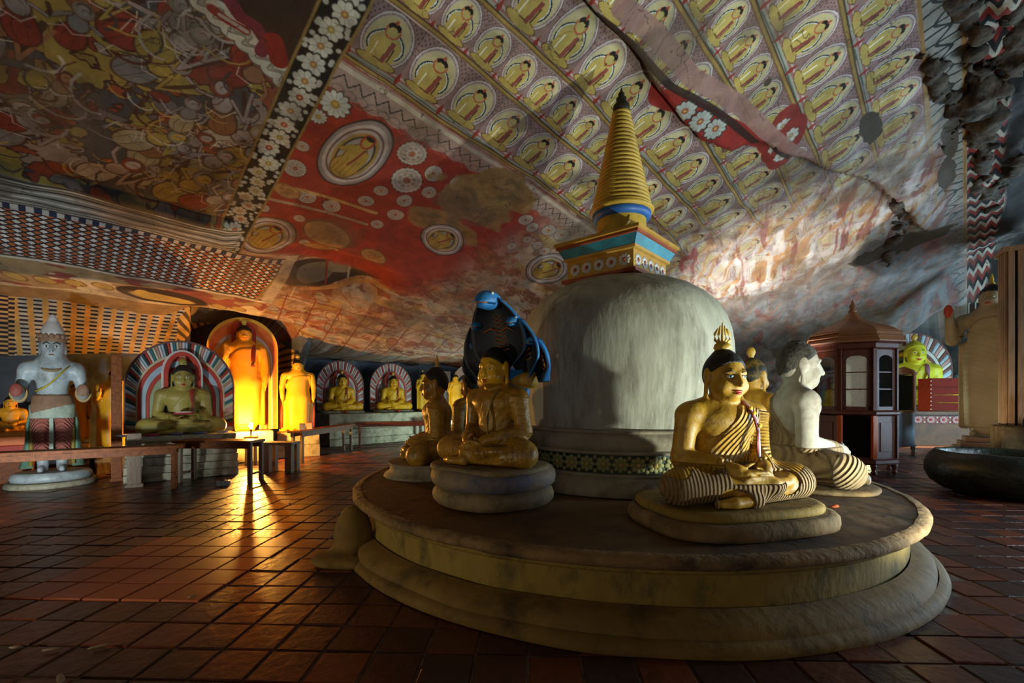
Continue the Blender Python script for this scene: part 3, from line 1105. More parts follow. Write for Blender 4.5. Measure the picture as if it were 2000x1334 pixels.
for k, (size, x, y) in enumerate(near):
    new = -3.75 < x < -2.38 and 3.45 < y < 4.85
    if k < vis_n:
        mesh = n_mesh if new else random.choice(t_meshes[:10] if random.random() < .93 else t_meshes)
        o = link('tile', mesh, floor, (x, y, (.004 if new else random.uniform(-.006, .003))),
                 (0 if new else random.uniform(-.006, .006), 0 if new else random.uniform(-.006, .006), TROT + random.choice((0, 1, 2, 3)) * PI / 2 + (0 if new else random.uniform(-.015, .015))))
    else:
        rest.append((x, y))
RV, RF, RM = [], [], []
h = TS / 2 - .008
for x, y in rest:
    b = len(RV)
    z = random.uniform(-.006, .003)
    tx, ty = random.uniform(-.006, .006), random.uniform(-.006, .006)
    for dx, dy in ((-h, -h), (h, -h), (h, h), (-h, h)):
        RV.append((x + dx * ct - dy * sn_, y + dx * sn_ + dy * ct, z + dx * tx + dy * ty))
    for dx, dy in ((-h, -h), (h, -h), (h, h), (-h, h)):
        RV.append((x + dx * ct - dy * sn_, y + dx * sn_ + dy * ct, -.02))
    RF += [[b, b + 1, b + 2, b + 3]] + [[b + 4 + k, b + 4 + (k + 1) % 4, b + (k + 1) % 4, b + k] for k in range(4)]
    RM += [random.randrange(5)] * 5
tag(link('tile_field', mesh_np('tile_field', RV, RF, smooth=False, mats=m_tiles, mi=RM), floor), kind='stuff')
# ------------------------------------------------------------------ sculpting: blended distance fields -> one continuous surface


class Field:
    def __init__(s, lo, hi, vox, pad=.10):
        s.lo = np.array(lo, np.float32)
        s.vox = vox
        s.n = np.ceil((np.array(hi) - s.lo) / vox).astype(int) + 1
        s.ax = [s.lo[i] + vox * np.arange(s.n[i], dtype=np.float32) for i in range(3)]
        s.pad = pad
        s.D = np.full(s.n, pad, np.float32)

    def _win(s, lo, hi):
        sl = []
        for i in range(3):
            a = int(np.clip(math.floor((lo[i] - s.pad - s.lo[i]) / s.vox), 0, s.n[i]))
            b = int(np.clip(math.ceil((hi[i] + s.pad - s.lo[i]) / s.vox) + 1, 0, s.n[i]))
            sl.append(slice(a, b))
        return tuple(sl), s.ax[0][sl[0]][:, None, None], s.ax[1][sl[1]][None, :, None], s.ax[2][sl[2]][None, None, :]

    def _put(s, sl, d, k, sub=False):
        D = s.D[sl]
        if sub:
            d = -d
            h = np.clip(.5 - .5 * (D - d) / k, 0, 1)
            s.D[sl] = D * (1 - h) + d * h + k * h * (1 - h)
        else:
            h = np.clip(.5 + .5 * (D - d) / k, 0, 1)
            s.D[sl] = D * (1 - h) + d * h - k * h * (1 - h)

    def ell(s, c, r, k=.02, rx=0, ry=0, rz=0, sub=False):
        m = max(r)
        sl, X, Y, Z = s._win([c[i] - m for i in range(3)], [c[i] + m for i in range(3)])
        X, Y, Z = X - c[0], Y - c[1], Z - c[2]
        if rx or ry or rz:
            R = np.array((Matrix.Rotation(rz, 3, 'Z') @ Matrix.Rotation(ry, 3, 'Y') @ Matrix.Rotation(rx, 3, 'X')).transposed())
            X, Y, Z = [R[i, 0] * X + R[i, 1] * Y + R[i, 2] * Z for i in range(3)]
        k0 = np.sqrt((X / r[0]) ** 2 + (Y / r[1]) ** 2 + (Z / r[2]) ** 2) + 1e-6
        k1 = np.sqrt((X / r[0] ** 2) ** 2 + (Y / r[1] ** 2) ** 2 + (Z / r[2] ** 2) ** 2) + 1e-6
        s._put(sl, (k0 * (k0 - 1) / k1).astype(np.float32), k, sub)
        return s

    def cap(s, a, b, ra, rb, k=.02, sq=(1, 1, 1), sub=False):
        """tapered limb from a to b; sq squashes the section along an axis"""
        m = max(ra, rb)
        sl, X, Y, Z = s._win([min(a[i], b[i]) - m for i in range(3)], [max(a[i], b[i]) + m for i in range(3)])
        d = [b[i] - a[i] for i in range(3)]
        L = sum(q * q for q in d) + 1e-9
        u = np.clip(((X - a[0]) * d[0] + (Y - a[1]) * d[1] + (Z - a[2]) * d[2]) / L, 0, 1)
        q = np.sqrt(((X - a[0] - u * d[0]) / sq[0]) ** 2 + ((Y - a[1] - u * d[1]) / sq[1]) ** 2 + ((Z - a[2] - u * d[2]) / sq[2]) ** 2)
        s._put(sl, ((q - (ra + (rb - ra) * u)) * min(sq)).astype(np.float32), k, sub)
        return s

    def chain(s, P, R, k=.02, sq=(1, 1, 1)):
        for i in range(len(P) - 1):
            s.cap(P[i], P[i + 1], R[i], R[i + 1], k, sq)
        return s

    def box(s, c, h, r=.01, k=.02, rz=0, sub=False):
        m = math.hypot(h[0], h[1])
        sl, X, Y, Z = s._win([c[0] - m, c[1] - m, c[2] - h[2]], [c[0] + m, c[1] + m, c[2] + h[2]])
        X, Y, Z = X - c[0], Y - c[1], Z - c[2]
        if rz:
            ca, sa = math.cos(rz), math.sin(rz)
            X, Y = X * ca + Y * sa, -X * sa + Y * ca
        qx, qy, qz = np.abs(X) - h[0] + r, np.abs(Y) - h[1] + r, np.abs(Z) - h[2] + r
        d = np.sqrt(np.maximum(qx, 0) ** 2 + np.maximum(qy, 0) ** 2 + np.maximum(qz, 0) ** 2) + np.minimum(np.maximum(qx, np.maximum(qy, qz)), 0) - r
        s._put(sl, d.astype(np.float32), k, sub)
        return s

    def grids(s):
        return s.ax[0][:, None, None], s.ax[1][None, :, None], s.ax[2][None, None, :]

    def copy(s, D):
        f = object.__new__(Field)
        f.__dict__.update(s.__dict__)
        f.D = D.astype(np.float32)
        return f

    def mesh(s):
        """surface nets: (vertices, quads)"""
        D = np.pad(s.D, 1, constant_values=s.pad)
        I = D < 0
        c = np.zeros([q - 1 for q in D.shape], np.int8)
        sls = [(slice(0, -1), slice(1, None))] * 3
        for i in (0, 1):
            for j in (0, 1):
                for k in (0, 1):
                    c += I[sls[0][i], sls[1][j], sls[2][k]]
        act = np.argwhere((c > 0) & (c < 8))
        idx = np.full(c.shape, -1, np.int32)
        idx[tuple(act.T)] = np.arange(len(act))
        corner = {}
        for i in (0, 1):
            for j in (0, 1):
                for k in (0, 1):
                    corner[i, j, k] = D[act[:, 0] + i, act[:, 1] + j, act[:, 2] + k]
        acc = np.zeros((len(act), 3), np.float32)
        cnt = np.zeros(len(act), np.float32)
        for ax in range(3):
            for p in (0, 1):
                for q in (0, 1):
                    a = [p, q]
                    a.insert(ax, 0)
                    b = [p, q]
                    b.insert(ax, 1)
                    d0, d1 = corner[tuple(a)], corner[tuple(b)]
                    m = (d0 < 0) != (d1 < 0)
                    t = np.where(m, d0 / np.where(m, d0 - d1, 1), 0)
                    pt = np.tile(np.array(a, np.float32), (len(act), 1))
                    pt[:, ax] = t
                    acc[m] += pt[m]
                    cnt[m] += 1
        V = (act + acc / cnt[:, None] - 1) * s.vox + s.lo
        Q = []
        for ax in range(3):
            o = [q for q in range(3) if q != ax]
            a = [slice(None)] * 3
            b = [slice(None)] * 3
            a[ax], b[ax] = slice(0, -1), slice(1, None)
            fl = I[tuple(a)] != I[tuple(b)]
            e = np.argwhere(fl)
            ok = (e[:, o[0]] > 0) & (e[:, o[1]] > 0) & (e[:, o[0]] < D.shape[o[0]] - 1) & (e[:, o[1]] < D.shape[o[1]] - 1)
            e = e[ok]
            ins = I[tuple(e.T)]
            q4 = []
            for du, dv in ((1, 1), (0, 1), (0, 0), (1, 0)):
                f = e.copy()
                f[:, o[0]] -= du
                f[:, o[1]] -= dv
                q4.append(idx[tuple(f.T)])
            q4 = np.stack(q4, 1)
            flip = ins if ax != 1 else ~ins
            q4[~flip] = q4[~flip][:, ::-1]
            Q.append(q4)
        return V, np.concatenate(Q)


def smooth_verts(V, Q, it=1, lam=.5):
    for _ in range(it):
        A = np.zeros_like(V)
        n = np.zeros(len(V), np.float32)
        for a, b in ((0, 1), (1, 2), (2, 3), (3, 0)):
            np.add.at(A, Q[:, a], V[Q[:, b]])
            np.add.at(n, Q[:, a], 1)
            np.add.at(A, Q[:, b], V[Q[:, a]])
            np.add.at(n, Q[:, b], 1)
        V = V * (1 - lam) + lam * A / np.maximum(n, 1)[:, None]
    return V


def sculpt(name, f, m, it=1, fold=None):
    V, Q = f.mesh()
    if it:
        V = smooth_verts(V.astype(np.float32), Q, it)
    me = mesh_np(name, V, Q, mats=[m])
    if fold is not None:
        a = me.attributes.new('fold', 'FLOAT', 'POINT')
        a.data.foreach_set('value', fold(V).astype(np.float32))
    return me


# ------------------------------------------------------------------ statue paints
m_gold = mat('aged_gold_paint', 'a87a1c', 'c0942a', .5, 7, .25, dirt='5b3f14', dirt_amt=.75, dirt_scale=4, spec=.5)
m_goldface = mat('glossy_gold_paint', 'cf9a1a', 'd8a828', .28, 6, .08, dirt='a87818', dirt_amt=.5, spec=.55)
m_bronze = mat('darkened_gold_paint', '93651a', 'a6781f', .36, 5, .2, dirt='4a3312', dirt_amt=.8, dirt_scale=3.5, spec=.5)
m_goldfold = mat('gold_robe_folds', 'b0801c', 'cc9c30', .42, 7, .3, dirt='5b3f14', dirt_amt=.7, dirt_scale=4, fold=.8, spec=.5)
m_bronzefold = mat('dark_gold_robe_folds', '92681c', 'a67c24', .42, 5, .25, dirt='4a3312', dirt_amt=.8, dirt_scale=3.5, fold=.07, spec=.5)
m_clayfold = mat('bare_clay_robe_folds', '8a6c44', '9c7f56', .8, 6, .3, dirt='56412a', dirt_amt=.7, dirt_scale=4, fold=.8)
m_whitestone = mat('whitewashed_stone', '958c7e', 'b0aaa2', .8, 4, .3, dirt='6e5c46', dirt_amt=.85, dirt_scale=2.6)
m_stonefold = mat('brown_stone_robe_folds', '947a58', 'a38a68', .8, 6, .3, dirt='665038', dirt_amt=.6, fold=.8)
m_hair = mat('black_painted_hair', '14110e', '1e1a16', .6, 20, .5, bscale=45)
m_hairgold = mat('black_hair_flaked_to_gold', '17150f', '1d1b14', .6, 6, .4, dirt='8a6a24', dirt_amt=.9, dirt_scale=6)
m_greyhair = mat('weathered_curled_hair', '2c2823', '4a443c', .85, 18, .9, bscale=30, dirt='2a2622', dirt_amt=.5)
m_flame = mat('gilt_flame', 'b08a2c', 'caa544', .4, 10, .2, dirt='4c3a18', dirt_amt=.7)
m_eye = mat('eye_white_paint', 'cfccc0', rough=.3, scale=3, bump=.02)
m_iris = mat('blue_iris_paint', '2d6a8a', rough=.3, scale=3, bump=.02)
m_black = mat('black_paint', '0e0c0b', rough=.5, scale=5, bump=.05)
m_lips = mat('red_lip_paint', 'a43424', rough=.35, scale=4, bump=.03)
m_sash = mat('crimson_sash_paint', '8c2f26', '9c3c2e', .6, 6, .15)
m_yellow = mat('bright_yellow_paint', 'd49a14', 'dda520', .5, 5, .12, dirt='a8760f', dirt_amt=.4)
m_orange = mat('orange_gold_paint', 'cc8412', 'd8951c', .5, 5, .12, dirt='9a6010', dirt_amt=.4)
m_acid = mat('lemon_yellow_paint', 'b3ad1e', 'c2ba2c', .5, 4, .1, dirt='7c7a18', dirt_amt=.4)
m_olive = mat('dull_olive_gold_paint', '8f8038', '9c8c46', .5, 5, .15, dirt='5a4f26', dirt_amt=.6)

FIG = {}
HSX, HSY, HSZ, HZ0 = 1.12, 1.10, 1.30, .680
head_at = lambda x, y, z: (x * HSX, y * HSY, HZ0 + (z - .735) * HSZ)


def seated_field(vox, look=0.0):
    """meditating figure, 1 unit from seat to crown, facing -Y"""
    f = Field((-.62, -.48, -.02), (.62, .30, 1.06), vox)
    f.ell((0, .06, .16), (.25, .19, .17), .05)
    f.cap((0, .05, .22), (0, .04, .50), .165, .200, .05, sq=(1, .72, 1))
    f.ell((0, .03, .535), (.25, .145, .105), .05)
    for sx in (-1, 1):
        f.cap((sx * .04, .05, .655), (sx * .22, .045, .60), .055, .070, .06)
    for sx in (-1, 1):
        f.ell((sx * .250, .04, .575), (.082, .085, .072), .04)
    f.cap((0, .03, .60), (0, .012, .76), .084, .076, .025)
    # arms
    for sx in (-1, 1):
        f.cap((sx * .265, .04, .565), (sx * .300, .05, .29), .076, .068, .035)
        f.cap((sx * .305, .05, .285), (sx * .10, -.235, .215), .066, .046, .02)
        # hand: palm, four fingers, thumb
        z0 = .205 if sx < 0 else .175
        f.ell((sx * .055, -.262, z0), (.062, .046, .022), .015)
        for q in range(4):
            yy = -.298 + .023 * q
            L = (.125, .14, .135, .11)[q]
            f.chain([(sx * .035, yy, z0 + .004), (-sx * (L - .07), yy - .004, z0 + .004), (-sx * (L - .03), yy, z0 - .008)], [.0125, .0115, .009], .006)
        f.chain([(sx * .085, -.235, z0 + .02), (sx * .045, -.262, z0 + .047), (sx * .008, -.268, z0 + .062)], [.014, .012, .009], .008)
    # legs: left shin below, right shin on top, feet
    for sx in (-1, 1):
        f.cap((sx * .14, .04, .125), (sx * .42, -.115, .115), .132, .112, .05)
    f.cap((.43, -.135, .10), (-.08, -.275, .070), .108, .060, .04, sq=(1, 1, .95))
    f.cap((-.43, -.135, .105), (.10, -.285, .125), .108, .056, .03, sq=(1, 1, .95))
    f.chain([(.10, -.30, .12), (.24, -.265, .135), (.30, -.225, .142)], [.046, .038, .03], .02)
    f.chain([(-.05, -.33, .045), (-.20, -.335, .035), (-.28, -.315, .03)], [.04, .034, .026], .02)
    for q in range(5):
        f.cap((.285 - .004 * q, -.245 + .02 * q, .15 - .004 * q), (.335 - .008 * q, -.228 + .02 * q, .152 - .006 * q), .012, .010, .006)
    # head, built on its own scale
    h = lambda p: (p[0] * HSX, p[1] * HSY, HZ0 + (p[2] - .735) * HSZ)
    r3 = lambda r: (r[0] * HSX, r[1] * HSY, r[2] * HSZ)
    f.ell(h((0, .01, .865)), r3((.106, .122, .125)), .03)
    f.ell(h((0, -.022, .805)), r3((.092, .092, .085)), .04)
    f.ell(h((0, -.075, .755)), r3((.036, .03, .024)), .03)
    f.cap(h((0, -.114, .865)), h((0, -.134, .812)), .012, .020, .015)
    for sx in (-1, 1):
        f.ell(h((sx * .018, -.117, .809)), (.013, .013, .011), .008)
        f.chain([h((sx * .014, -.112, .872)), h((sx * .045, -.108, .884)), h((sx * .08, -.082, .868))], [.006, .008, .006], .012)
        f.ell(h((sx * .047, -.108, .853)), (.028, .014, .014), .012, sub=True)
        f.ell(h((sx * .046, -.091, .852)), (.026, .015, .016), .006)
        f.ell(h((sx * .062, -.070, .80)), r3((.036, .03, .034)), .03)
        f.ell(h((sx * .114, .015, .86)), (.018, .036, .06), .012)
        f.cap(h((sx * .120, .02, .83)), h((sx * .124, .02, .735)), .015, .019, .012, sq=(.7, 1, 1))
    f.ell(h((0, -.108, .776)), (.036, .012, .008), .008)
    f.ell(h((0, -.104, .763)), (.028, .013, .010), .008)
    X, Y, Z = f.grids()
    f.D = np.maximum(f.D, .004 - Z + 0 * X + 0 * Y)           # flat seat
    return f


def seated_hair(vox, curls=0.0, k=1.0):
    f = Field((-.18, -.20, .66), (.18, .22, 1.10), vox, pad=.05)
    h = lambda p: (p[0] * HSX, p[1] * HSY, HZ0 + (p[2] - .735) * HSZ)
    f.ell(h((0, .016, .872)), (.121 * HSX, .131 * HSY, .126 * HSZ), .01)
    f.ell(h((0, .03, .985)), (.045, .045, .022), .05)
    X, Y, Z = f.grids()
    z = (Z - HZ0) / HSZ + .735
    y = Y / HSY
    pl = -(.50 * (y + .075) + .866 * (z - .915)) + 0 * X
    D = np.maximum(f.D, np.maximum(pl, .755 - z + 0 * X) * 1.1)
    if curls:
        D = D - curls * (np.sin(X * 120) * np.sin(Y * 120 + 1) * np.sin(Z * 120)).astype(np.float32)
    return f.copy(D)


def robe_from(f, th, diag=True):
    """thin shell of cloth over the body, leaving the right shoulder, arms and head bare; carved folds kept as phase"""
    X, Y, Z = f.grids()
    # torso: left of a line from the left side of the neck to the right waist; all of the legs; the left arm
    torso = -( (X - .02) * .80 + (.60 - Z) * .56 )
    leg = np.where(Z < .26, -.02, .5) + 0 * X
    arm = np.where(X > .19, -.02, .5) + 0 * Z + 0 * Y
    mask = np.minimum(np.minimum(torso, leg), arm)
    mask = np.maximum(mask, Z - (.645 - .25 * np.abs(X - .1)))
    hands = np.maximum(np.maximum(np.abs(X) - .17, Y + .19), np.abs(Z - .215) - .075)
    mask = np.maximum(mask, -hands)
    feet = np.minimum(np.sqrt((X - .25) ** 2 + (Y + .255) ** 2 + (Z - .15) ** 2) - .105, np.sqrt((X + .2) ** 2 + (Y + .36) ** 2 + (Z - .03) ** 2) - .11)
    mask = np.maximum(mask, -feet)
    return f.copy(np.maximum(np.maximum(f.D - th, mask), .003 - Z))


def fold_phase(V, n=1.0, side=False):
    x, y, z = V[:, 0], V[:, 1], V[:, 2]
    wob = .012 * np.sin(x * 9 + z * 7)
    torso = ((x - .02) * .80 + (.60 - z) * .56 + .10 * (x - .1) ** 2 + wob) / .027
    armp = (z + .1 * y + wob) / .024
    kw = sstep(.30, .46, np.abs(x)) if side else 0
    leg = ((np.abs(x) * 1.0 + .35 * y) * (1 - kw) + (.46 + .9 * y + .75 * z) * kw + wob) / .026
    lap = (y * 1.2 + .5 * np.abs(x) + z * .3) / .030
    ph = np.where((x > .215) & (z > .27), armp, torso)
    ph = np.where(z < .25, np.where(y < -.03, leg, lap), ph)
    return ph * 2 * PI * n


def flame_mb(kind='trident', m=None):
    m = m or m_flame
    mb = MB()
    if kind == 'trident':
        mb.lathe([(.0, 0), (.045, .005), (.058, .03), (.05, .055), (.03, .07)], m, 16)
        for k, a in enumerate((-2, -1, 0, 1, 2)):
            w_ = a * .026
            pts = [(w_ * .35, 0, .05), (w_ * 1.12, 0, .085), (w_ * 1.15, 0, .125), (w_ * .72, 0, .180 - abs(a) * .010), (w_ * .62, 0, .212 - abs(a) * .022)]
            mb.tube(pts, [.008, .0085, .008, .006, .002], m, 8, flat=1.2)
    elif kind == 'bud':
        mb.lathe([(.022, 0), (.03, .01), (.026, .03), (.042, .06), (.044, .085), (.03, .115), (0, .135)], m, 14, sy=.8)
    else:
        mb.lathe([(.03, 0), (.034, .02), (.018, .04), (.02, .07), (.008, .13), (0, .16)], m, 12)
    return mb


def eye_parts(root, white, iris, s=1.0):
    for sx in (-1, 1):
        e = MB().ell((0, 0, 0), (.0215, .010, .0095), white, 14, 8).build('eye', root, loc=head_at(sx * .045, -.1005, .853), rot=(0, 0, sx * .32), scale=1.15)
        MB().ell((0, -.008, 0), (.0075, .005, .008), iris, 10, 6).build('pupil', e)
        MB().tube([(sx * -.030, -.006, .021), (sx * .0, -.012, .034), (sx * .034, .006, .022)], [.002, .0042, .002], m_black, 6).build('eyebrow', e)


def seated(name, label, loc, rz, H, skin, robe, hair_m, vox=.014, rb_th=.009, flame='trident', eyes=True, curls=0, group=None, sash=None, lips=None, face=None, nfold=1.0, sidefold=False):
    t = thing(name, label, 'statue', loc, rz, group)
    t.scale = (H, H, H)
    key = ('body', vox)
    if key not in FIG:
        FIG[key] = seated_field(vox)
    f = FIG[key]
    kb = ('b', vox, skin.name)
    if kb not in FIG:
        FIG[kb] = sculpt('body', f, skin)
    link('body', FIG[kb], t)
    kr = ('r', vox, robe.name, rb_th, nfold)
    if kr not in FIG:
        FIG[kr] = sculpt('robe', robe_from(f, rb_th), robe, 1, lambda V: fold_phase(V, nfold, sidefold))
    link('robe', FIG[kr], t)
    kh = ('h', vox, hair_m.name, curls)
    if kh not in FIG:
        FIG[kh] = sculpt('hair', seated_hair(min(vox, .010) if vox < .014 else vox, curls), hair_m)
    link('hair', FIG[kh], t)
    if flame:
        flame_mb(flame).build('flame_finial', t, loc=(0, .033, 1.012))
    if eyes:
        eye_parts(t, m_eye, m_iris if eyes == 'blue' else m_black)
        MB().ell((0, -.0, .0075), (.034, .009, .008), lips or m_lips, 12, 6).ell((0, .003, -.0075), (.026, .010, .009), lips or m_lips, 12, 6).build('lips', t, loc=head_at(0, -.1155, .770))
    if sash:
        mb = MB()
        P = [(.135, .10, .60), (.125, .02, .665), (.11, -.08, .635), (.105, -.128, .56), (.11, -.142, .48), (.115, -.135, .40), (.115, -.14, .32)]
        mb.tube(P, [.03, .032, .03, .03, .03, .03, .03], sash, 10, flat=.42)
        mb.build('sash', t)
    return t


def standing_field(vox, pose='bless'):
    """robed standing figure, 1 unit tall, facing -Y"""
    f = Field((-.30, -.24, -.01), (.30, .16, 1.03), vox, pad=.06)
    f.cap((0, .0, .06), (0, 0, .50), .105, .118, .03, sq=(1, .62, 1))
    f.cap((0, 0, .50), (0, 0, .64), .118, .096, .03, sq=(1, .64, 1))
    f.cap((0, 0, .64), (0, 0, .78), .098, .118, .03, sq=(1, .62, 1))
    for sx in (-1, 1):
        f.cap((sx * .058, -.01, .07), (sx * .062, -.012, .46), .055, .068, .02)
        f.ell((sx * .135, 0, .795), (.044, .044, .042), .03)
        f.cap((sx * .06, -.03, .022), (sx * .068, -.10, .018), .026, .022, .015)
    f.cap((0, 0, .80), (0, -.005, .875), .042, .038, .015)
    f.ell((0, .0, .935), (.058, .066, .066), .015)
    f.ell((0, -.014, .902), (.048, .048, .045), .02)
    f.cap((0, -.062, .93), (0, -.071, .905), .005, .009, .006)
    for sx in (-1, 1):
        f.ell((sx * .061, .006, .925), (.008, .017, .038), .006)
        f.ell((sx * .024, -.058, .927), (.014, .008, .006), .006, sub=True)
    for sx in (-1, 1):
        if pose == 'bless' and sx < 0:
            f.chain([(-.155, 0, .785), (-.178, .01, .62), (-.152, -.115, .715)], [.042, .034, .026], .012)
            f.ell((-.15, -.125, .75), (.028, .014, .034), .01)
            for q in range(4):
                f.cap((-.171 + .014 * q, -.126, .77), (-.173 + .0155 * q, -.128, (.815, .825, .82, .805)[q]), .008, .006, .004)
            f.cap((-.128, -.128, .742), (-.112, -.138, .768), .008, .006, .005)
        elif pose == 'raised' and sx < 0:
            f.chain([(-.155, 0, .785), (-.19, -.05, .66), (-.18, -.13, .80)], [.046, .04, .03], .012)
            f.ell((-.178, -.135, .84), (.03, .02, .036), .01)
            for q in range(4):
                f.cap((-.198 + .014 * q, -.137, .86), (-.199 + .0145 * q, -.132, (.893, .902, .898, .885)[q]), .008, .006, .004)
        else:
            f.chain([(sx * .155, 0, .785), (sx * .182, .005, .62), (sx * .178, -.03, .48)], [.042, .034, .027], .012)
            f.ell((sx * .176, -.036, .445), (.020, .024, .034), .012)
            for q in range(4):
                f.cap((sx * .176, -.055 + .013 * q, .43), (sx * .172, -.057 + .013 * q, .385), .0075, .006, .004)
    # cloth falling at both sides from the arms
    for sx in (-1, 1):
        f.box((sx * .150, .022, .345 if pose != 'slab' else .24), (.030, .022, .30 if pose != 'slab' else .235), .015, .02)
    X, Y, Z = f.grids()
    f.D = np.maximum(f.D, .003 - Z + 0 * X + 0 * Y)
    return f


def standing(name, label, loc, rz, H, skin, vox=.02, pose='bless', hair_m=None, robe=None, group=None, flame='bud', sash=None, trim=None, k=1.0):
    t = thing(name, label, 'statue', loc, rz, group)
    t.scale = (H * k, H * k, H)
    key = ('sf', vox, pose)
    if key not in FIG:
        FIG[key] = standing_field(vox, pose)
    kb = ('sb', vox, pose, skin.name)
    if kb not in FIG:
        FIG[kb] = sculpt('body', FIG[key], skin)
    link('body', FIG[kb], t)
    hm = hair_m or m_hair
    kr = ('sr', vox, pose, (robe or skin).name)
    if kr not in FIG:
        f = FIG[key]
        X, Y, Z = f.grids()
        mask = np.maximum(np.abs(X) - .148, np.maximum(Z - .80 + .9 * np.maximum(-.07 - X, 0) + .35 * np.maximum(-X - .0, 0), .05 - Z)) + 0 * Y
        FIG[kr] = sculpt('robe', f.copy(np.maximum(f.D - .007, mask)), robe or skin, 1, lambda V: (V[:, 0] * .5 + V[:, 2] + 1.5 * V[:, 0] ** 2) / .036 * 2 * PI)
    link('robe', FIG[kr], t)
    kh = ('sh', vox, hm.name)
    if kh not in FIG:
        f = Field((-.09, -.09, .88), (.09, .1, 1.03), min(vox, .012), pad=.03)
        f.ell((0, .008, .945), (.064, .070, .066), .008)
        f.ell((0, .014, 1.004), (.026, .026, .018), .02)
        X, Y, Z = f.grids()
        f.D = np.maximum(f.D, -(.55 * (Y + .05) + .83 * (Z - .958)) + 0 * X)
        FIG[kh] = sculpt('hair', f, hm)
    link('hair', FIG[kh], t)
    if flame:
        q = flame_mb(flame)
        q.build('flame_finial', t, loc=(0, .012, 1.012), scale=.55)
    for sx in (-1, 1):
        e = MB().ell((0, 0, 0), (.0105, .005, .0045), m_eye, 10, 6).build('eye', t, loc=(sx * .0235, -.0545, .927))
        MB().ell((0, -.004, 0), (.004, .0025, .004), m_black, 8, 5).build('pupil', e)
    MB().ell((0, -.0625, .888), (.017, .005, .0055), m_lips, 10, 6).build('lips', t)
    if sash:
        MB().tube([(.06, .04, .80), (.065, -.03, .835), (.065, -.07, .79), (.06, -.078, .70), (.06, -.075, .62)], .016, sash, 8, flat=.5).build('sash', t)
    if trim:
        for sx in (-1, 1):
            MB().tube([(sx * .186, -.006, .60), (sx * .186, -.008, .3), (sx * .186, -.006, .06)], .010, trim, 6).build('robe_trim', t)
    return t
# ------------------------------------------------------------------ round platform
m_lime = mat('stained_lime_plaster', '7c6226', '927832', .8, 2.2, .35, dirt='40391e', dirt_amt=.85, dirt_scale=4.5, stretch=(1, 1, .6), bscale=18)
m_limelow = mat('worn_lower_plaster', '6c501e', '82642c', .8, 2.5, .5, dirt='3f3018', dirt_amt=.85, dirt_scale=3, bscale=10)
m_deck = mat('trodden_plaster_deck', '5a3c20', '70502c', .72, 1.7, .4, dirt='1a110b', dirt_amt=.95, dirt_scale=1.1, bscale=7, detail=9)
m_edge = mat('chipped_platform_edge', '7a5c36', '8d6f46', .85, 4, 1.0, dirt='1f150d', dirt_amt=.95, dirt_scale=1.6, bscale=14)
m_oldstone = mat('weathered_pedestal_stone', '6e5636', '846a44', .85, 4, .6, dirt='3c3020', dirt_amt=.8, dirt_scale=3, bscale=14)
PZ = .545
QC = (PC[0] - .19, PC[1] - .02)          # the platform is not quite centred on the stupa


def wobble(mb, amp, sc, seed=0):
    for v in mb.bm.verts:
        n = mnoise.noise_vector(Vector((v.co.x * sc + seed, v.co.y * sc, v.co.z * sc * 1.5)))
        v.co += Vector((n.x, n.y, n.z * .6)) * amp


platform = thing('round_platform', 'wide round stepped plaster platform carrying the stupa and its ring of seated statues', 'platform', (QC[0], QC[1], 0))
mb = MB().lathe([(3.08, 0), (3.09, .035), (3.06, .07), (3.02, .085)], m_limelow, 180, caps=False)
wobble(mb, .022, 1.3, 3)
mb.build('base_step', platform)
mb = MB().lathe([(3.03, .05), (3.02, .10), (2.99, .15), (2.91, .185), (2.86, .20)], m_limelow, 180, caps=False)
wobble(mb, .016, 1.9, 9)
mb.build('base_moulding', platform)
mb = MB().lathe([(2.845, .18), (2.85, .22), (2.845, .30), (2.85, .40), (2.86, .44)], m_lime, 180, caps=False)
wobble(mb, .006, 2.5, 4)
mb.build('platform_wall', platform)
mb = MB().lathe([(2.84, .405), (2.90, .415), (2.915, .455), (2.90, .465)], m_lime, 180, caps=False)
mb.build('lip_fillet', platform)
mb = MB().lathe([(2.88, .455), (2.955, .462), (2.985, .49), (2.985, .52), (2.955, .543), (2.9, PZ)], m_edge, 240, caps=False)
wobble(mb, .013, 5, 1)
mb.build('rim', platform)
mb = MB().lathe([(2.93, PZ - .006), (2.5, PZ + .001), (1.8, PZ), (1.2, PZ), (0, PZ)], m_deck, 120, caps=False)
mb.build('deck', platform)
# broken lumps of plaster leaning on the base at the left
f = Field((-.4, -.4, -.02), (.4, .4, .62), .02)
f.ell((.0, 0, .20), (.17, .15, .30), .08)
f.ell((-.1, -.08, .05), (.26, .2, .07), .08)
f.ell((.1, -.2, .04), (.2, .14, .05), .06)
link('plaster_spout', sculpt('plaster_spout', f, m_limelow), platform, loc=(-1.47 - QC[0], 4.22 - QC[1], 0), rot=(0, 0, .3))

# ------------------------------------------------------------------ stupa
m_dome = mat('lime_washed_dome', '928f80', 'aba999', .62, 2.2, .3, dirt='57513f', dirt_amt=.8, dirt_scale=2.0, stretch=(1.6, 1.6, .35), bscale=12)
m_ringplaster = mat('stupa_ring_plaster', '857a66', '9a8f7a', .75, 3, .4, dirt='4a3f30', dirt_amt=.7, bscale=16)
m_frieze = mat('dark_green_frieze', '16241f', '20322a', .6, 5, .2)
m_rosette = mat('pale_green_rosette', '7d7a4c', '8f8a5c', .65, 8, .2, dirt='4f4a2a', dirt_amt=.6)
m_rosecore = mat('ochre_rosette_heart', '9c8544', rough=.6, scale=6)
m_spire = mat('yellow_spire_paint', 'a8862a', 'b8963a', .5, 4, .15, dirt='6a5018', dirt_amt=.6, dirt_scale=3)
m_blue = mat('cobalt_band_paint', '1c4a8c', '25589c', .5, 4, .1)
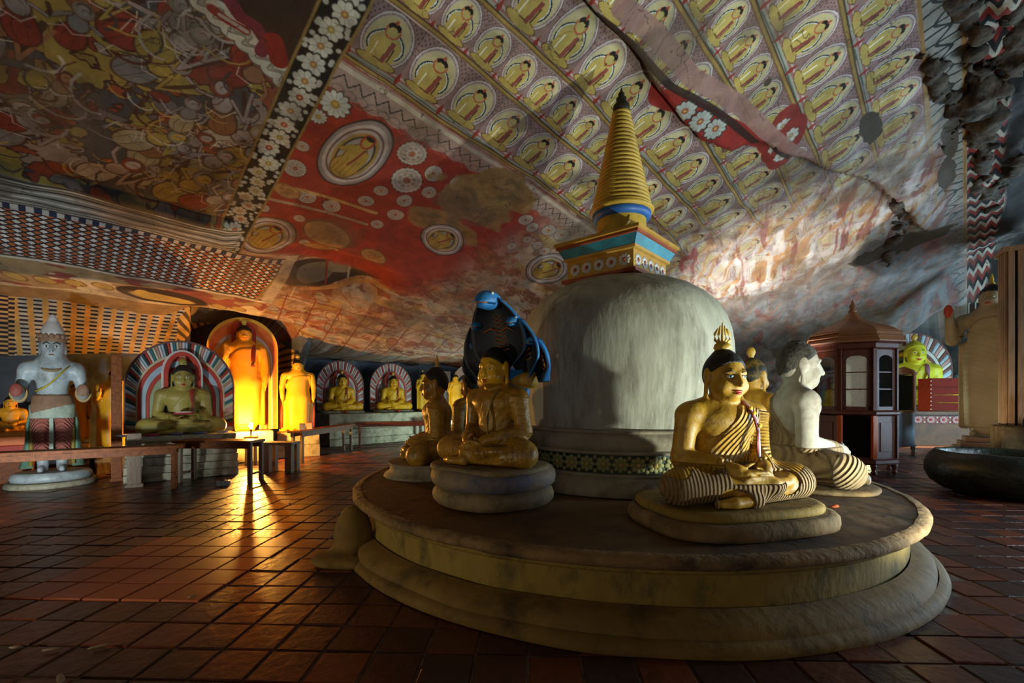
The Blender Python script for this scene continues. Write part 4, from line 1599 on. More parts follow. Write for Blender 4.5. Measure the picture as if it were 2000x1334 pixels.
m_teal = mat('teal_cornice_paint', '0f5f74', '187a8e', .5, 7, .15, dirt='0b3a44', dirt_amt=.6)
m_redbrown = mat('red_brown_cornice_paint', '7a3620', '8a4428', .6, 5, .12)
m_ochre = mat('ochre_cornice_paint', '9c742a', 'ac8436', .55, 5, .12)
m_white = mat('grey_white_frieze_paint', 'b5b0ae', 'a8a09e', .6, 5, .1)
stupa = thing('stupa', 'tall white domed stupa with square painted box and ringed yellow spire', 'stupa', (PC[0], PC[1], PZ))
zz = lambda a: a - PZ


def ring(name, prof, m, n=160, wob=0, **k):
    mb = MB().lathe([(r, zz(z)) for r, z in prof], m, n, caps=False, **k)
    if wob:
        wobble(mb, wob, 3)
    return mb.build(name, stupa)


ring('foot_moulding', [(1.50, .556), (1.515, .58), (1.50, .64), (1.47, .665), (1.455, .69), (1.42, .715), (1.385, .735)], m_ringplaster, wob=.004)
ring('lower_fillet', [(1.36, .725), (1.395, .728), (1.40, .742), (1.395, .755), (1.355, .76)], m_ringplaster)
ring('frieze_band', [(1.355, .75), (1.355, .95)], m_frieze)
ring('upper_fillet', [(1.35, .94), (1.39, .945), (1.395, .962), (1.38, .975), (1.34, .98)], m_ringplaster)
ring('dome_cushion', [(1.33, .97), (1.35, .985), (1.36, 1.03), (1.345, 1.09), (1.31, 1.125), (1.285, 1.145)], m_ringplaster, wob=.006)
ring('dome_lip', [(1.27, 1.135), (1.30, 1.142), (1.305, 1.165), (1.27, 1.175), (1.23, 1.178)], m_ringplaster)
prof = [(1.225, 1.165), (1.24, 1.25), (1.262, 1.45), (1.278, 1.7), (1.283, 1.94), (1.275, 2.12), (1.25, 2.28), (1.20, 2.43), (1.12, 2.57), (1.0, 2.69), (.85, 2.79), (.68, 2.87), (.5, 2.92), (.3, 2.94), (0, 2.94)]
ring('dome', prof, m_dome, 128)


def rosette_mesh(r, m1, m2, pet=8):
    mb = MB()
    for k in range(pet):
        a = 2 * PI * k / pet
        mb.ell((.62 * r * math.cos(a), 0, .62 * r * math.sin(a)), (.40 * r, .010, .29 * r), m1, 8, 5, rot=Matrix.Rotation(-a, 4, 'Y'))
    mb.ell((0, -.004, 0), (.32 * r, .014, .32 * r), m2, 10, 5)
    return mb.mesh('rosette')


rm = rosette_mesh(.083, m_rosette, m_rosecore)
bead = MB().ell((0, 0, 0), (.022, .008, .022), m_rosette, 8, 5).mesh('frieze_bead')
NR = 52
for k in range(NR):
    a = 2 * PI * k / NR
    link('rosette', rm, stupa, (1.358 * math.cos(a), 1.358 * math.sin(a), zz(.85)), (0, 0, a + PI / 2))
    a += PI / NR
    for dz in (-.066, .066):
        link('frieze_bead', bead, stupa, (1.358 * math.cos(a), 1.358 * math.sin(a), zz(.85 + dz)), (0, 0, a + PI / 2))

HA = math.radians(-90 + 17) - .236          # heading of the box's front corner
HX = thing('harmika', '', '')
HX.parent = stupa
HX.name = 'stupa_box'
HX.location = (-.05, .01, 0)


def sq_ring(name, prof, m, parent=HX):
    mb = MB().lathe([(r, zz(z)) for r, z in prof], m, 4, a0=HA, smooth=False, caps=True)
    return mb.build(name, parent)


sq_ring('plinth', [(.62, 2.80), (.62, 2.90), (.70, 2.905), (.70, 2.945)], m_redbrown)
sq_ring('box_body', [(.625, 2.94), (.625, 3.19)], m_ochre)
sq_ring('yellow_fillet', [(.63, 3.165), (.675, 3.175), (.68, 3.205)], m_ochre)
sq_ring('teal_cornice', [(.665, 3.195), (.745, 3.315)], m_teal)
sq_ring('red_fillet', [(.745, 3.31), (.77, 3.318), (.77, 3.35)], m_redbrown)
sq_ring('top_slab', [(.77, 3.348), (.80, 3.355), (.80, 3.39)], m_ochre)
mw = rosette_mesh(.075, m_white, m_redbrown, 10)
side = .625 * math.sqrt(2)
for fc in range(4):
    a = HA + PI / 4 + fc * PI / 2
    for k in range(5):
        o = (k - 2) * .165
        cx, cy = .625 * R2, o
        link('medallion', mw, HX, (cx * math.cos(a) - cy * math.sin(a), cx * math.sin(a) + cy * math.cos(a), zz(3.06)), (0, 0, a + PI / 2))
ring('spire_neck', [(.31, 3.385), (.30, 3.45), (.30, 3.70)], m_spire, 48)
MB().tube([(-.02, 0, -.05), (.03, 0, .02), (.045, 0, .09)], [.01, .028, .004], m_spire, 8).build('neck_boss', stupa, loc=(-.02, -.305, zz(3.57)))
ring('blue_collar', [(.30, 3.69), (.335, 3.70), (.355, 3.73), (.36, 3.77), (.33, 3.79)], m_blue, 48)
ring('yellow_collar', [(.33, 3.775), (.385, 3.785), (.395, 3.81), (.375, 3.83)], m_spire, 48)
NS = 23
z0, z1, r0, r1 = 3.82, 5.06, .375, .105
cone = MB().lathe([(.35, zz(3.81)), (.08, zz(5.1))], m_bronze, 40, caps=True).build('spire_core', stupa)
for k in range(NS):
    q = k / NS
    za = z0 + (z1 - z0) * q
    dz = (z1 - z0) / NS
    r = r0 + (r1 - r0) * (q ** .92)
    MB().lathe([(r * .86, zz(za)), (r * .97, zz(za + dz * .12)), (r, zz(za + dz * .4)), (r * .98, zz(za + dz * .7)), (r * .85, zz(za + dz * .92))], m_spire, 40, caps=False).build('spire_ring', stupa)
m_tip = mat('blackened_finial', '1c1810', '2a2416', .6, 8, .3)
ring('finial', [(.085, 5.05), (.105, 5.07), (.10, 5.14), (.075, 5.16), (.06, 5.20), (.065, 5.23), (.035, 5.26), (.04, 5.29), (.018, 5.32), (0, 5.38)], m_tip, 24)
# ------------------------------------------------------------------ statues seated round the stupa


def slab(name, parent, rx, ry, z0, z1, m, loc=(0, 0), n=64, wob=.012, pw=2.6, seed=0, bulge=.0):
    """rounded pedestal slab, super-elliptic outline"""
    mb = MB()
    rows = [(1.0, 0), (1.015 + bulge, .35), (1.01 + bulge, .7), (.975, .95), (.93, 1.0)]
    vs = []
    for k, q in rows:
        L = []
        for i in range(n):
            a = 2 * PI * i / n
            c, s_ = math.cos(a), math.sin(a)
            x = rx * k * math.copysign(abs(c) ** (2 / pw), c)
            y = ry * k * math.copysign(abs(s_) ** (2 / pw), s_)
            L.append(mb.bm.verts.new((loc[0] + x, loc[1] + y, z0 + (z1 - z0) * q)))
        vs.append(L)
    fs = []
    for A, B in zip(vs, vs[1:]):
        for i in range(n):
            j = (i + 1) % n
            fs.append(mb.bm.faces.new((A[i], A[j], B[j], B[i])))
    fs.append(mb.bm.faces.new(vs[-1]))
    fs.append(mb.bm.faces.new(vs[0][::-1]))
    mb._fin(fs, m, True)
    if wob:
        wobble(mb, wob, 3.5, seed)
        for v in mb.bm.verts:
            v.co.z = min(max(v.co.z, z0), z1)
    return mb.build(name, parent)


def out_rz(x, y):
    """a statue at (x, y) turns its back to the stupa"""
    return math.atan2(y - PC[1], x - PC[0]) + PI / 2


# --- gold Buddha with the flame crown, front right
P = (1.68, 3.58)
rz = math.radians(15)
ped = thing('statue_pedestal', 'low double plaster slab under the gold flame-crowned Buddha nearest the camera', 'pedestal', (P[0], P[1], PZ), rz)
slab('lower_slab', ped, .74, .54, -.004 + .006, .115, m_oldstone, loc=(0, -.03), seed=4, wob=.02, pw=3)
slab('upper_slab', ped, .65, .46, .112, .178, m_lime, loc=(-.02, -.03), seed=8, wob=.008, pw=3.4)
b1 = seated('seated_buddha', 'gold seated Buddha with trident flame crown, blue eyes and finely pleated robe', (P[0], P[1], PZ + .180), rz, 1.12, m_gold, m_goldfold, m_hair, vox=.0085, rb_th=.010, flame='trident', eyes='blue')
b1.scale = (1.12 * 1.06, 1.12, 1.12)
# the head keeps its glossy paint, the legs are bare clay: separate skins over the body
f = FIG[('body', .0085)]
X, Y, Z = f.grids()
link('face_paint', sculpt('face_paint', f.copy(np.maximum(f.D - .0025, np.maximum(.665 - Z + 0 * X, .0 * Y))), m_goldface), b1)
rf = robe_from(f, .013)
link('leg_robe', sculpt('leg_robe', rf.copy(np.maximum(rf.D, Z - .245 + .1 * np.abs(X) - .02 * np.sin(X * 30))), m_clayfold, 1, fold_phase), b1)
m_lilac = mat('lilac_garland_cloth', '9a8aa8', 'b0a2b4', .7, 20, .2)
m_garland = mat('marigold_paint', 'd8a81c', rough=.6, scale=20)
MB().tube([(.12, -.02, .668), (.115, -.09, .62), (.12, -.14, .54), (.128, -.155, .46), (.128, -.152, .38), (.125, -.160, .31), (.12, -.17, .25)], [.010, .012, .012, .012, .012, .011, .007], m_lilac, 8, flat=.6).build('garland', b1)
MB().tube([(.105, -.02, .668), (.10, -.09, .62), (.105, -.145, .54), (.113, -.16, .46), (.113, -.157, .38), (.11, -.165, .31)], .006, m_sash, 6).build('garland_ribbon', b1)
for p in ((.115, -.10, .615), (.115, -.13, .585), (.135, -.158, .50)):
    MB().ell(p, (.016, .008, .016), m_garland, 10, 6).build('garland_flower', b1)
# --- white stone Buddha looking right
P = (3.27, 5.17)
rz = out_rz(*P)
ped = thing('statue_pedestal', 'thin worn plaster slab under the white stone Buddha', 'pedestal', (P[0], P[1], PZ), rz)
slab('slab', ped, .80, .50, .002, .05, m_oldstone, loc=(0, -.12), seed=14, wob=.012)
b2 = seated('seated_buddha', 'white stone Buddha with curled grey hair facing the show cabinet', (P[0], P[1], PZ + .052), rz, 1.50, m_whitestone, m_stonefold, m_greyhair, vox=.0105, rb_th=.007, flame=None, eyes=False, curls=.004, nfold=.9, sidefold=True)
# --- gold Buddha seen from behind, right of the dome
P = (3.50, 6.60)
rz = out_rz(*P)
ped = thing('statue_pedestal', 'plaster slab under the gold Buddha that sits behind the white one', 'pedestal', (P[0], P[1], PZ), rz)
slab('slab', ped, .64, .31, .005, .06, m_oldstone, loc=(0, -.01), seed=24, wob=.004)
seated('seated_buddha', 'gold Buddha with yellow bud finial, seen from behind between dome and white Buddha', (P[0], P[1], PZ + .062), rz, 1.42, m_gold, m_goldfold, m_hairgold, vox=.014, flame='bud', eyes=True)
# --- Buddha turned away to the left
P = (-.98, 5.72)
rz = out_rz(*P) + .12
ped = thing('statue_pedestal', 'flared whitish pedestal under the Buddha that looks away to the left', 'pedestal', (P[0], P[1], PZ), rz)
MB().lathe([(.60, .002), (.585, .03), (.52, .06), (.50, .15), (.53, .155), (.53, .168)], m_ringplaster, 48, sx=1.0, sy=.85, c=(0, -.1, 0)).build('slab', ped)
seated('seated_buddha', 'dark gold Buddha in profile looking left towards the benches', (P[0], P[1], PZ + .170), rz, 1.13, m_bronze, m_bronzefold, m_hair, vox=.014, flame='spike', eyes=True)
# --- Buddha hidden behind the cobra
P = (-.66, 7.25)
rz = out_rz(*P)
ped = thing('statue_pedestal', 'plaster slab under the half hidden Buddha behind the cobra hood', 'pedestal', (P[0], P[1], PZ), rz)
slab('slab', ped, .56, .36, .003, .16, m_oldstone, loc=(0, -.03), seed=34, wob=.006)
seated('seated_buddha', 'dark gold Buddha half hidden behind the cobra-sheltered Buddha', (P[0], P[1], PZ + .162), rz, 1.16, m_bronze, m_bronzefold, m_hair, vox=.014, flame='spike', eyes=True)

# --- Buddha sheltered by the cobra
P = (-.17, 4.22)
rz = math.radians(-38)
cob = thing('seated_buddha', 'dark gold Buddha seated on snake coils under a blue many-headed cobra hood', 'statue', (P[0], P[1], PZ + .012), rz)
fig = seated('figure_tmp', '', (0, 0, .345), 0, 1.03, m_bronze, m_bronzefold, m_hair, vox=.0085, rb_th=.005, flame=None, eyes=True, nfold=.55)
for ch in list(fig.children):
    ch.parent = cob
    ch.location = Vector(ch.location) * 1.03 + Vector((0, 0, .345))
    ch.scale = (1.03,) * 3
bpy.data.objects.remove(fig)
f = FIG[('body', .0085)]
X, Y, Z = f.grids()
o = link('face_paint', sculpt('face_paint', f.copy(np.maximum(f.D - .0025, np.maximum(.70 - Z + 0 * X, Y - .04))), m_goldface), cob, loc=(0, 0, .345), scale=1.03)
m_coil = mat('cobra_coil_plaster', '6c5c44', '85724e', .75, 4, .5, dirt='3a3226', dirt_amt=.7, dirt_scale=3)
m_coilblue = mat('blue_flaked_coil', '6a5c48', '7d6c50', .7, 4, .5, dirt='2a3a6a', dirt_amt=.9, dirt_scale=1.7)


def coil(name, rx, ry, zc, r, m, seed):
    mb = MB()
    n, k = 72, 14
    rows = []
    for i in range(n):
        a = 2 * PI * i / n
        row = []
        for j in range(k):
            b = 2 * PI * j / k
            q = r * math.cos(b)
            row.append(mb.bm.verts.new(((rx - r + q) * math.cos(a), (ry - r + q) * math.sin(a), zc + r * 1.0 * math.sin(b))))
        rows.append(row)
    fs = []
    for i in range(n):
        A, B = rows[i], rows[(i + 1) % n]
        for j in range(k):
            fs.append(mb.bm.faces.new((A[j], B[j], B[(j + 1) % k], A[(j + 1) % k])))
    mb._fin(fs, m, True)
    wobble(mb, .012, 4, seed)
    mb.lathe([(rx - r * 1.2, zc - r * .7), (rx - r * 1.2, zc + r * .9)], m, 40, sy=ry / rx)
    return mb.build(name, cob)


coil('snake_coil', .56, .56, .075, .082, m_coil, 5)
coil('snake_coil', .575, .575, .235, .098, m_coilblue, 15)
slab('seat_cushion', cob, .53, .45, .30, .348, m_coil, loc=(0, -.06), wob=.006)
m_hoodin = mat('dark_navy_hood_inside', '161a26', '1e2432', .55, 5, .2, dirt='0d0f16', dirt_amt=.6)
m_hoodout = mat('bright_blue_hood_paint', '1d64a8', '2f84c8', .5, 5, .2, dirt='24405c', dirt_amt=.6, dirt_scale=3)
m_hoodband = mat('ochre_neck_band', '96701f', 'a8822c', .5, 6, .15)
m_hoodmark = mat('orange_hood_scales', '8a4a1c', '9c5c24', .6, 8, .2)


def hood(w_, h_, depth, pos, rzh, tilt, head_r, marks):
    """spoon-shaped snake hood: dark hollow front, blue back, head bent forward over the top"""
    root = thing('hood', '', '')
    root.parent = cob
    root.location = pos
    root.rotation_euler = (tilt, 0, rzh)
    nu, nv = 15, 22
    fr, bk = [], []
    mb = MB()
    for j in range(nv + 1):
        v = j / nv
        half = w_ * (math.sin(PI * (.12 + .83 * v)) ** .62) * (1 if v > .35 else (.55 + .45 * sstep(0, .35, v)))
        z = h_ * v
        yc = -depth * (1.5 * max(v - .25, 0) ** 2.1)
        R = []
        for i in range(nu + 1):
            u = i / nu * 2 - 1
            y = yc - depth * .55 * u * u
            R.append((half * u, y, z))
        fr.append([mb.bm.verts.new(p) for p in R])
        bk.append([mb.bm.verts.new((p[0] * 1.04, p[1] + .05 * (1 - .55 * abs(i / nu * 2 - 1)), p[2] + .012)) for i, p in enumerate(R)])
    fi, fo = [], []
    for j in range(nv):
        for i in range(nu):
            fi.append(mb.bm.faces.new((fr[j][i], fr[j][i + 1], fr[j + 1][i + 1], fr[j + 1][i])))
            fo.append(mb.bm.faces.new((bk[j][i], bk[j + 1][i], bk[j + 1][i + 1], bk[j][i + 1])))
    for j in range(nv):
        for i in (0, nu):
            q = (fr[j][i], fr[j + 1][i], bk[j + 1][i], bk[j][i])
            fo.append(mb.bm.faces.new(q))
    for i in range(nu):
        for j in (0, nv):
            fo.append(mb.bm.faces.new((fr[j][i], fr[j][i + 1], bk[j][i + 1], bk[j][i])))
    mb._fin(fi, m_hoodin, True)
    mb._fin(fo, m_hoodout, True)
    mb.build('hood_shell', root)
    top = (0, -depth * 1.0, h_ * .99)
    hf = Field((-.16, -.26, -.12), (.16, .14, .16), .008, pad=.05)
    k = head_r / .1
    hf.ell((0, -.04 * k, .0), (.078 * k, .125 * k, .070 * k), .02)
    hf.ell((0, -.12 * k, -.025 * k), (.055 * k, .06 * k, .042 * k), .02)
    hf.box((0, -.13 * k, -.032 * k), (.09 * k, .09 * k, .004), .002, .004, sub=True)
    for sx in (-1, 1):
        hf.ell((sx * .055 * k, -.075 * k, .035 * k), (.018 * k, .022 * k, .018 * k), .008)
    hd = link('snake_head', sculpt('snake_head', hf, m_hoodout), root, loc=top)
    for sx in (-1, 1):
        MB().ell((sx * .063 * k, -.083 * k, .038 * k), (.012 * k, .013 * k, .012 * k), m_eye, 8, 6).build('snake_eye', hd)
    MB().tube([(-.05 * k, -.13 * k, -.03 * k), (0, -.178 * k, -.03 * k), (.05 * k, -.13 * k, -.03 * k)], .007 * k, m_hoodmark, 6).build('snake_mouth', hd)
    for q in range(marks):
        v = .34 + .5 * q / marks
        z = h_ * v
        yc = -depth * (1.5 * max(v - .25, 0) ** 2.1)
        r = .055 * (1 - .5 * q / marks) * w_ / .2
        MB().tube([(-r, yc - .012, z + .012), (0, yc - .012, z - .010), (r, yc - .012, z + .012)], .006, m_hoodmark, 6).build('belly_scale', root)
    for sx in (-1, 1):
        v = .62
        yc = -depth * (1.5 * (v - .25) ** 2.1)
        MB().tube([(sx * .03, yc - .014, h_ * .60), (sx * .3 * w_, yc - .03, h_ * .64), (sx * .55 * w_, yc - .055, h_ * .59)], [.006, .009, .004], m_hoodmark, 6).build('hood_whorl', root)
    return root


hood(.30, .68, .17, (0, .15, 1.16), .1, .05, .125, 9)
for sx in (-1, 1):
    hood(.20, .52, .12, (sx * .27, .19, 1.12), sx * -.25, .03, .07, 6)
    hood(.14, .38, .09, (sx * .42, .23, 1.08), sx * -.5, .02, .055, 4)
MB().tube([(0, .24, .30), (0, .25, .7), (0, .22, 1.06), (0, .17, 1.2)], [.20, .21, .25, .2], m_hoodout, 20, flat=.4).build('snake_neck', cob)
MB().tube([(-.32, .2, 1.10), (0, .2, 1.10), (.32, .2, 1.10)], [.075, .085, .075], m_hoodband, 14).build('neck_band', cob)
MB().tube([(.11, .06, 1.005), (.10, -.055, 1.01), (.08, -.115, .94), (.065, -.142, .86), (.05, -.145, .76), (.045, -.14, .66), (.045, -.15, .56)], [.020, .021, .019, .018, .017, .017, .015], mat('pleated_shoulder_cloth', '7d6634', '95804a', .5, 20, .4), 8, flat=.45).build('shoulder_cloth', cob)
# orange petal dropped on the deck
pet = tag(MB().ell((0, 0, .006), (.05, .022, .008), mat('orange_petal', 'c04a14', rough=.6), 10, 6).ell((.045, .02, .008), (.03, .016, .006), mat('orange_petal', 'c04a14'), 8, 5).build('flower_petal', loc=(2.80, 3.95, PZ + .002), rot=(0, 0, .4)), 'small orange flower petal lying on the bare right side of the round platform', 'petal')
# ------------------------------------------------------------------ shrines along the back wall
m_wood = mat('brown_bench_wood', '6e3a18', '844a20', .5, 3, .25, dirt='3a2010', dirt_amt=.6, stretch=(6, .6, 6), spec=.2)
m_woodgrey = mat('grey_worn_wood', '6a5848', '7d6a58', .6, 3, .3, dirt='3e3228', dirt_amt=.5, stretch=(6, 6, .6))
m_woodred = mat('red_brown_wood', '5e2a18', '743820', .45, 3, .2, stretch=(5, 5, .7), spec=.5)
m_step = mat('whitish_brick_steps', '8f8a72', 'a39c86', .8, 6, .6, dirt='4a4a34', dirt_amt=.8, dirt_scale=4, bscale=14)
m_cream = mat('cream_halo_paint', 'b0a684', 'bfb494', .6, 6, .12)
m_hred = mat('brick_red_halo_paint', 'a02c1c', 'b03824', .6, 6, .12)
m_hteal = mat('teal_halo_paint', '1f5a60', '2d6a70', .6, 6, .12)
m_hblue = mat('pale_blue_halo_paint', '8fa2ae', '9fb0ba', .6, 6, .12)
m_hgreen = mat('sage_halo_paint', '8a9270', '989e7c', .6, 6, .12)
m_hdark = mat('dark_halo_paint', '1e2426', '2a3032', .6, 6, .12)
m_hpink = mat('dusty_pink_halo_paint', 'a87a74', 'b48a82', .6, 6, .12)
m_hyel = mat('yellow_halo_paint', 'd6a028', 'dfae38', .55, 6, .12)
m_hora = mat('orange_halo_paint', 'd0641c', 'dc7428', .55, 6, .12)
m_hwhite = mat('white_halo_paint', 'b9b2ac', 'c6c0ba', .6, 6, .12)
m_hmauve = mat('mauve_halo_rim', '5e3a34', '6e4a42', .7, 6, .2)


def arch_pts(w_, h_, n=44, spring=.5):
    zs = h_ * spring
    k = max(3, n // 5)
    L = [(-w_, zs * i / k) for i in range(k)]
    L += [(-w_ * math.cos(PI * i / n), zs + (h_ - zs) * math.sin(PI * i / n)) for i in range(n + 1)]
    L += [(w_, zs * (k - 1 - i) / k) for i in range(k)]
    return L


def halo(parent, w_, h_, bands, petals=None, y=0.0, thick=.12, spring=.5, pn=44, pw=.16):
    """nested arches, each a band of its own, stepping back towards the figure"""
    mb = MB()
    L = arch_pts(w_, h_, 44, spring)
    mb.prism(L[::-1], y + thick * .7, y + thick, bands[-1][1])
    mb.build('halo_back', parent)
    f0 = 1.0
    if petals:
        A, B = arch_pts(w_, h_, pn, spring), arch_pts(w_ * (1 - pw), h_ * (1 - pw * .8), pn, spring)
        mb = MB()
        for i in range(len(A) - 1):
            p, q, r, s_ = A[i], A[i + 1], B[i + 1], B[i]
            g = .06
            lerp = lambda a, b, u: (a[0] + (b[0] - a[0]) * u, a[1] + (b[1] - a[1]) * u)
            o1, o2, i1, i2 = lerp(p, q, g), lerp(p, q, 1 - g), lerp(s_, r, g), lerp(s_, r, 1 - g)
            m1, m2 = lerp(o1, o2, .5), lerp(i1, i2, .5)
            mm = petals[i % len(petals)]
            v = [mb.bm.verts.new((a[0], yy, a[1])) for a, yy in ((o1, y), (m1, y - .03), (o2, y), (i2, y), (m2, y - .03), (i1, y))]
            mb._fin([mb.bm.faces.new((v[0], v[1], v[4], v[5])), mb.bm.faces.new((v[1], v[2], v[3], v[4]))], mm, True)
        mb.strip(B, A, y + .012, y + thick, bands[0][1])
        mb.build('petal_border', parent)
        A2 = arch_pts(w_ * 1.035, h_ * 1.02, pn, spring)
        MB().strip(A, A2, y - .02, y + thick, petals[-1] if False else m_hmauve).build('halo_rim', parent)
        f0 = 1 - pw
    for k, (f1, m) in enumerate(bands[:-1]):
        g = 1 - (1 - f0) * .8
        A, B = arch_pts(w_ * f0, h_ * g, 44, spring), arch_pts(w_ * f1, h_ * (1 - (1 - f1) * .8), 44, spring)
        d = y + .01 + .016 * k
        MB().strip(B, A, d, y + thick, m).build('halo_band', parent)
        f0 = f1


def steps(name, label, loc, rz, layers, m, cat='pedestal', wob=.015):
    t = thing(name, label, cat, loc, rz)
    for k, (w_, d_, z0, z1) in enumerate(layers):
        mb = MB().box((0, 0, (z0 + z1) / 2), (w_, d_, z1 - z0), m, bev=.018)
        bmesh.ops.subdivide_edges(mb.bm, edges=[e for e in mb.bm.edges if e.calc_length() > .3], cuts=5)
        wobble(mb, wob, 3, k * 5)
        for v in mb.bm.verts:
            v.co.z = min(max(v.co.z, z0 + .003), z1)
        mb.build('step', t)
    return t


WR = math.radians(45)                       # statues of the back wall face along -s
# --- large seated Buddha in an arched halo
HB = (px(357, 8.95), 8.95)
FR = math.radians(38)
fwd = Vector((math.sin(FR), -math.cos(FR), 0))


def ahead(p, d, rz=FR):
    return (p[0] + math.sin(rz) * d, p[1] - math.cos(rz) * d)


steps('stepped_pedestal', 'stepped whitewashed brick pedestal under the Buddha in the striped halo', (*ahead(HB, .12), 0), FR,
      [(1.72, 1.30, 0, .14), (1.71, 1.25, .142, .28), (1.70, 1.20, .282, .42), (1.69, 1.15, .422, .56), (1.68, 1.10, .562, .69), (1.67, 1.06, .692, .80)], m_step)
hb = seated('seated_buddha', 'olive gold Buddha seated inside a large halo of coloured wavy stripes', (*HB, .803), FR, 1.30, m_olive, m_olive, m_hair, vox=.014, flame=None, sash=m_sash)
hb.scale = (1, 1, 1)
for ch in hb.children:
    ch.location = Vector(ch.location) * 1.30
    ch.scale = Vector(ch.scale) * 1.30
MB().lathe([(.05, 0), (.07, .05), (.065, .11), (.035, .16), (0, .19)], m_olive, 16).build('flame_finial', hb, loc=(0, .04, 1.30))
for pts, m in ((arch_pts(.30, .74, 24, .4), m_hred),):
    P2 = arch_pts(.225, .66, 24, .4)
    MB().strip([(x, z + .86) for x, z in P2], [(x, z + .86) for x, z in pts], .12, .2, m).build('head_halo', hb)
    P3 = arch_pts(.335, .775, 24, .4)
    MB().strip([(x, z + .86) for x, z in pts], [(x, z + .86) for x, z in P3], .13, .2, m_hwhite).build('head_halo_edge', hb)
halo(hb, .87, 1.80, [(.80, m_cream), (.74, m_hred), (.66, m_hblue), (.60, m_hred), (.52, m_hgreen), (.47, m_cream), (.41, m_hteal), (.36, m_hblue), (.31, m_hdark), (.2, m_hblue)],
     [m_hred, m_hwhite, m_hteal, m_cream, m_hpink, m_hwhite, m_hblue, m_hdark], y=.26, thick=.22, spring=.48, pn=54, pw=.17)
offer = thing('lotus_offering', 'flat yellow and crimson flower offering lying in the lap of the olive gold Buddha', 'offering', (*ahead(HB, .34), 1.178), FR)
m_crim = mat('crimson_petals', 'a01c34', 'b02a40', .6, 20, .3)
slab('petal_tray', offer, .16, .08, 0, .03, m_crim, wob=.004)
slab('yellow_bloom', offer, .13, .06, .03, .055, m_cream, wob=.004)
clothcol = [('white', 'aeb4c4'), ('crimson', '9c2a44'), ('violet', '6a5a86'), ('blue', '5a6a9a'), ('white', 'b4b0a8')]
for k, (cn, c) in enumerate(clothcol):
    o_ = ahead((HB[0] + math.cos(FR) * (-.85 + .36 * k), HB[1] + math.sin(FR) * (-.85 + .36 * k)), .56)
    mb = MB().ell((0, 0, .02), (.13 + .02 * (k % 2), .07, .022), mat('folded_cloth_' + cn, c, rough=.8, scale=12, bump=.3), 14, 8)
    wobble(mb, .02, 14, k)
    for v in mb.bm.verts:
        v.co.z = max(v.co.z, 0)
    tag(mb.build('offering_cloth', loc=(*o_, .804), rot=(0, 0, FR)), '%s offering cloth, %s of five along the edge of the stepped pedestal' % (cn, ('first from the left', 'second', 'middle', 'fourth', 'rightmost')[k]), 'cloth', 'offering cloths before the olive Buddha')

# --- tall standing orange Buddha in a lit niche
TB = (px(477, 10.9), 10.9)
FR2 = math.radians(34)
steps('statue_pedestal', 'plain block pedestal under the tall standing orange Buddha', (*ahead(TB, .1, FR2), 0), FR2, [(1.2, .8, 0, .4), (1.15, .72, .402, .70)], m_step)
tb = standing('standing_buddha', 'tall orange standing Buddha in a glowing yellow and red arch halo', (*TB, .703), FR2, 2.48, m_orange, vox=.014, pose='bless', flame='bud', hair_m=m_hair)
tb.scale = (1, 1, 1)
for ch in list(tb.children):
    ch.location = Vector(ch.location) * 2.48
    ch.scale = Vector(ch.scale) * 2.48
halo(tb, .75, 2.74, [(.96, m_hyel), (.84, m_hora), (.80, m_hwhite), (.72, m_hyel), (.67, m_hred), (.60, m_hyel), (.50, m_hora), (.46, m_hwhite), (.41, m_hdark), (.3, m_hred)], None, y=.22, thick=.2, spring=.72)
P1, P2 = arch_pts(.26, .58, 24, .5), arch_pts(.19, .50, 24, .5)
MB().strip([(x, z + 2.04) for x, z in P2], [(x, z + 2.04) for x, z in P1], .12, .2, m_hred).build('head_halo', tb)
MB().tube([(.17, .06, 2.0), (.18, -.10, 2.05), (.18, -.18, 1.91), (.17, -.20, 1.68), (.17, -.20, 1.52)], .05, m_sash, 8, flat=.4).build('sash', tb)

# --- other standing Buddhas of the left wall
standing('standing_buddha', 'small dark gold standing Buddha peeping out behind the white guardian', (px(147, 8.75), 8.75, .623), WR, 1.12, m_orange, pose='bless')
steps('statue_pedestal', 'low block under the small Buddha behind the white guardian', (px(147, 8.75), 8.75, 0), WR, [(.40, .36, 0, .62)], m_oldstone)
standing('standing_buddha', 'yellow standing Buddha partly hidden by the wooden post', (px(225, 9.08), 9.08, .453), WR, 1.58, m_yellow, pose='bless', flame='bud')
steps('statue_pedestal', 'low block under the yellow Buddha behind the wooden post', (px(225, 9.08), 9.08, 0), WR, [(.60, .44, 0, .45)], m_oldstone)
standing('standing_buddha', 'yellow standing Buddha with flat robe slabs and crimson trims, right of the orange one', (px(582, 11.7), 11.7, .623), math.radians(30), 1.82, m_yellow, pose='slab', flame='bud', robe=m_yellow, trim=m_sash, k=1.12)
sl = FIG.get('x')
tt = thing('statue_back_slab', 'low yellow and blue-grey painted slab behind the robed yellow Buddha', 'slab', (*ahead((px(582, 11.7), 11.7), -.24, math.radians(30)), .623), math.radians(30))
MB().box((-.29, 0, .42), (.26, .06, .84), m_yellow, bev=.02).build('slab_wing', tt)
MB().box((.33, 0, .42), (.2, .06, .84), mat('blue_grey_slab', '5c6468', '6c7478', .7), bev=.02).build('slab_wing', tt)
MB().box((0, .0, .40), (.34, .05, .8), m_orange).build('slab_middle', tt)
steps('statue_pedestal', 'low plastered base under the robed yellow Buddha right of the glowing arch', (*ahead((px(582, 11.7), 11.7), -.05, math.radians(30)), 0), math.radians(30), [(.98, .78, 0, .3), (.96, .72, .302, .62)], m_step)

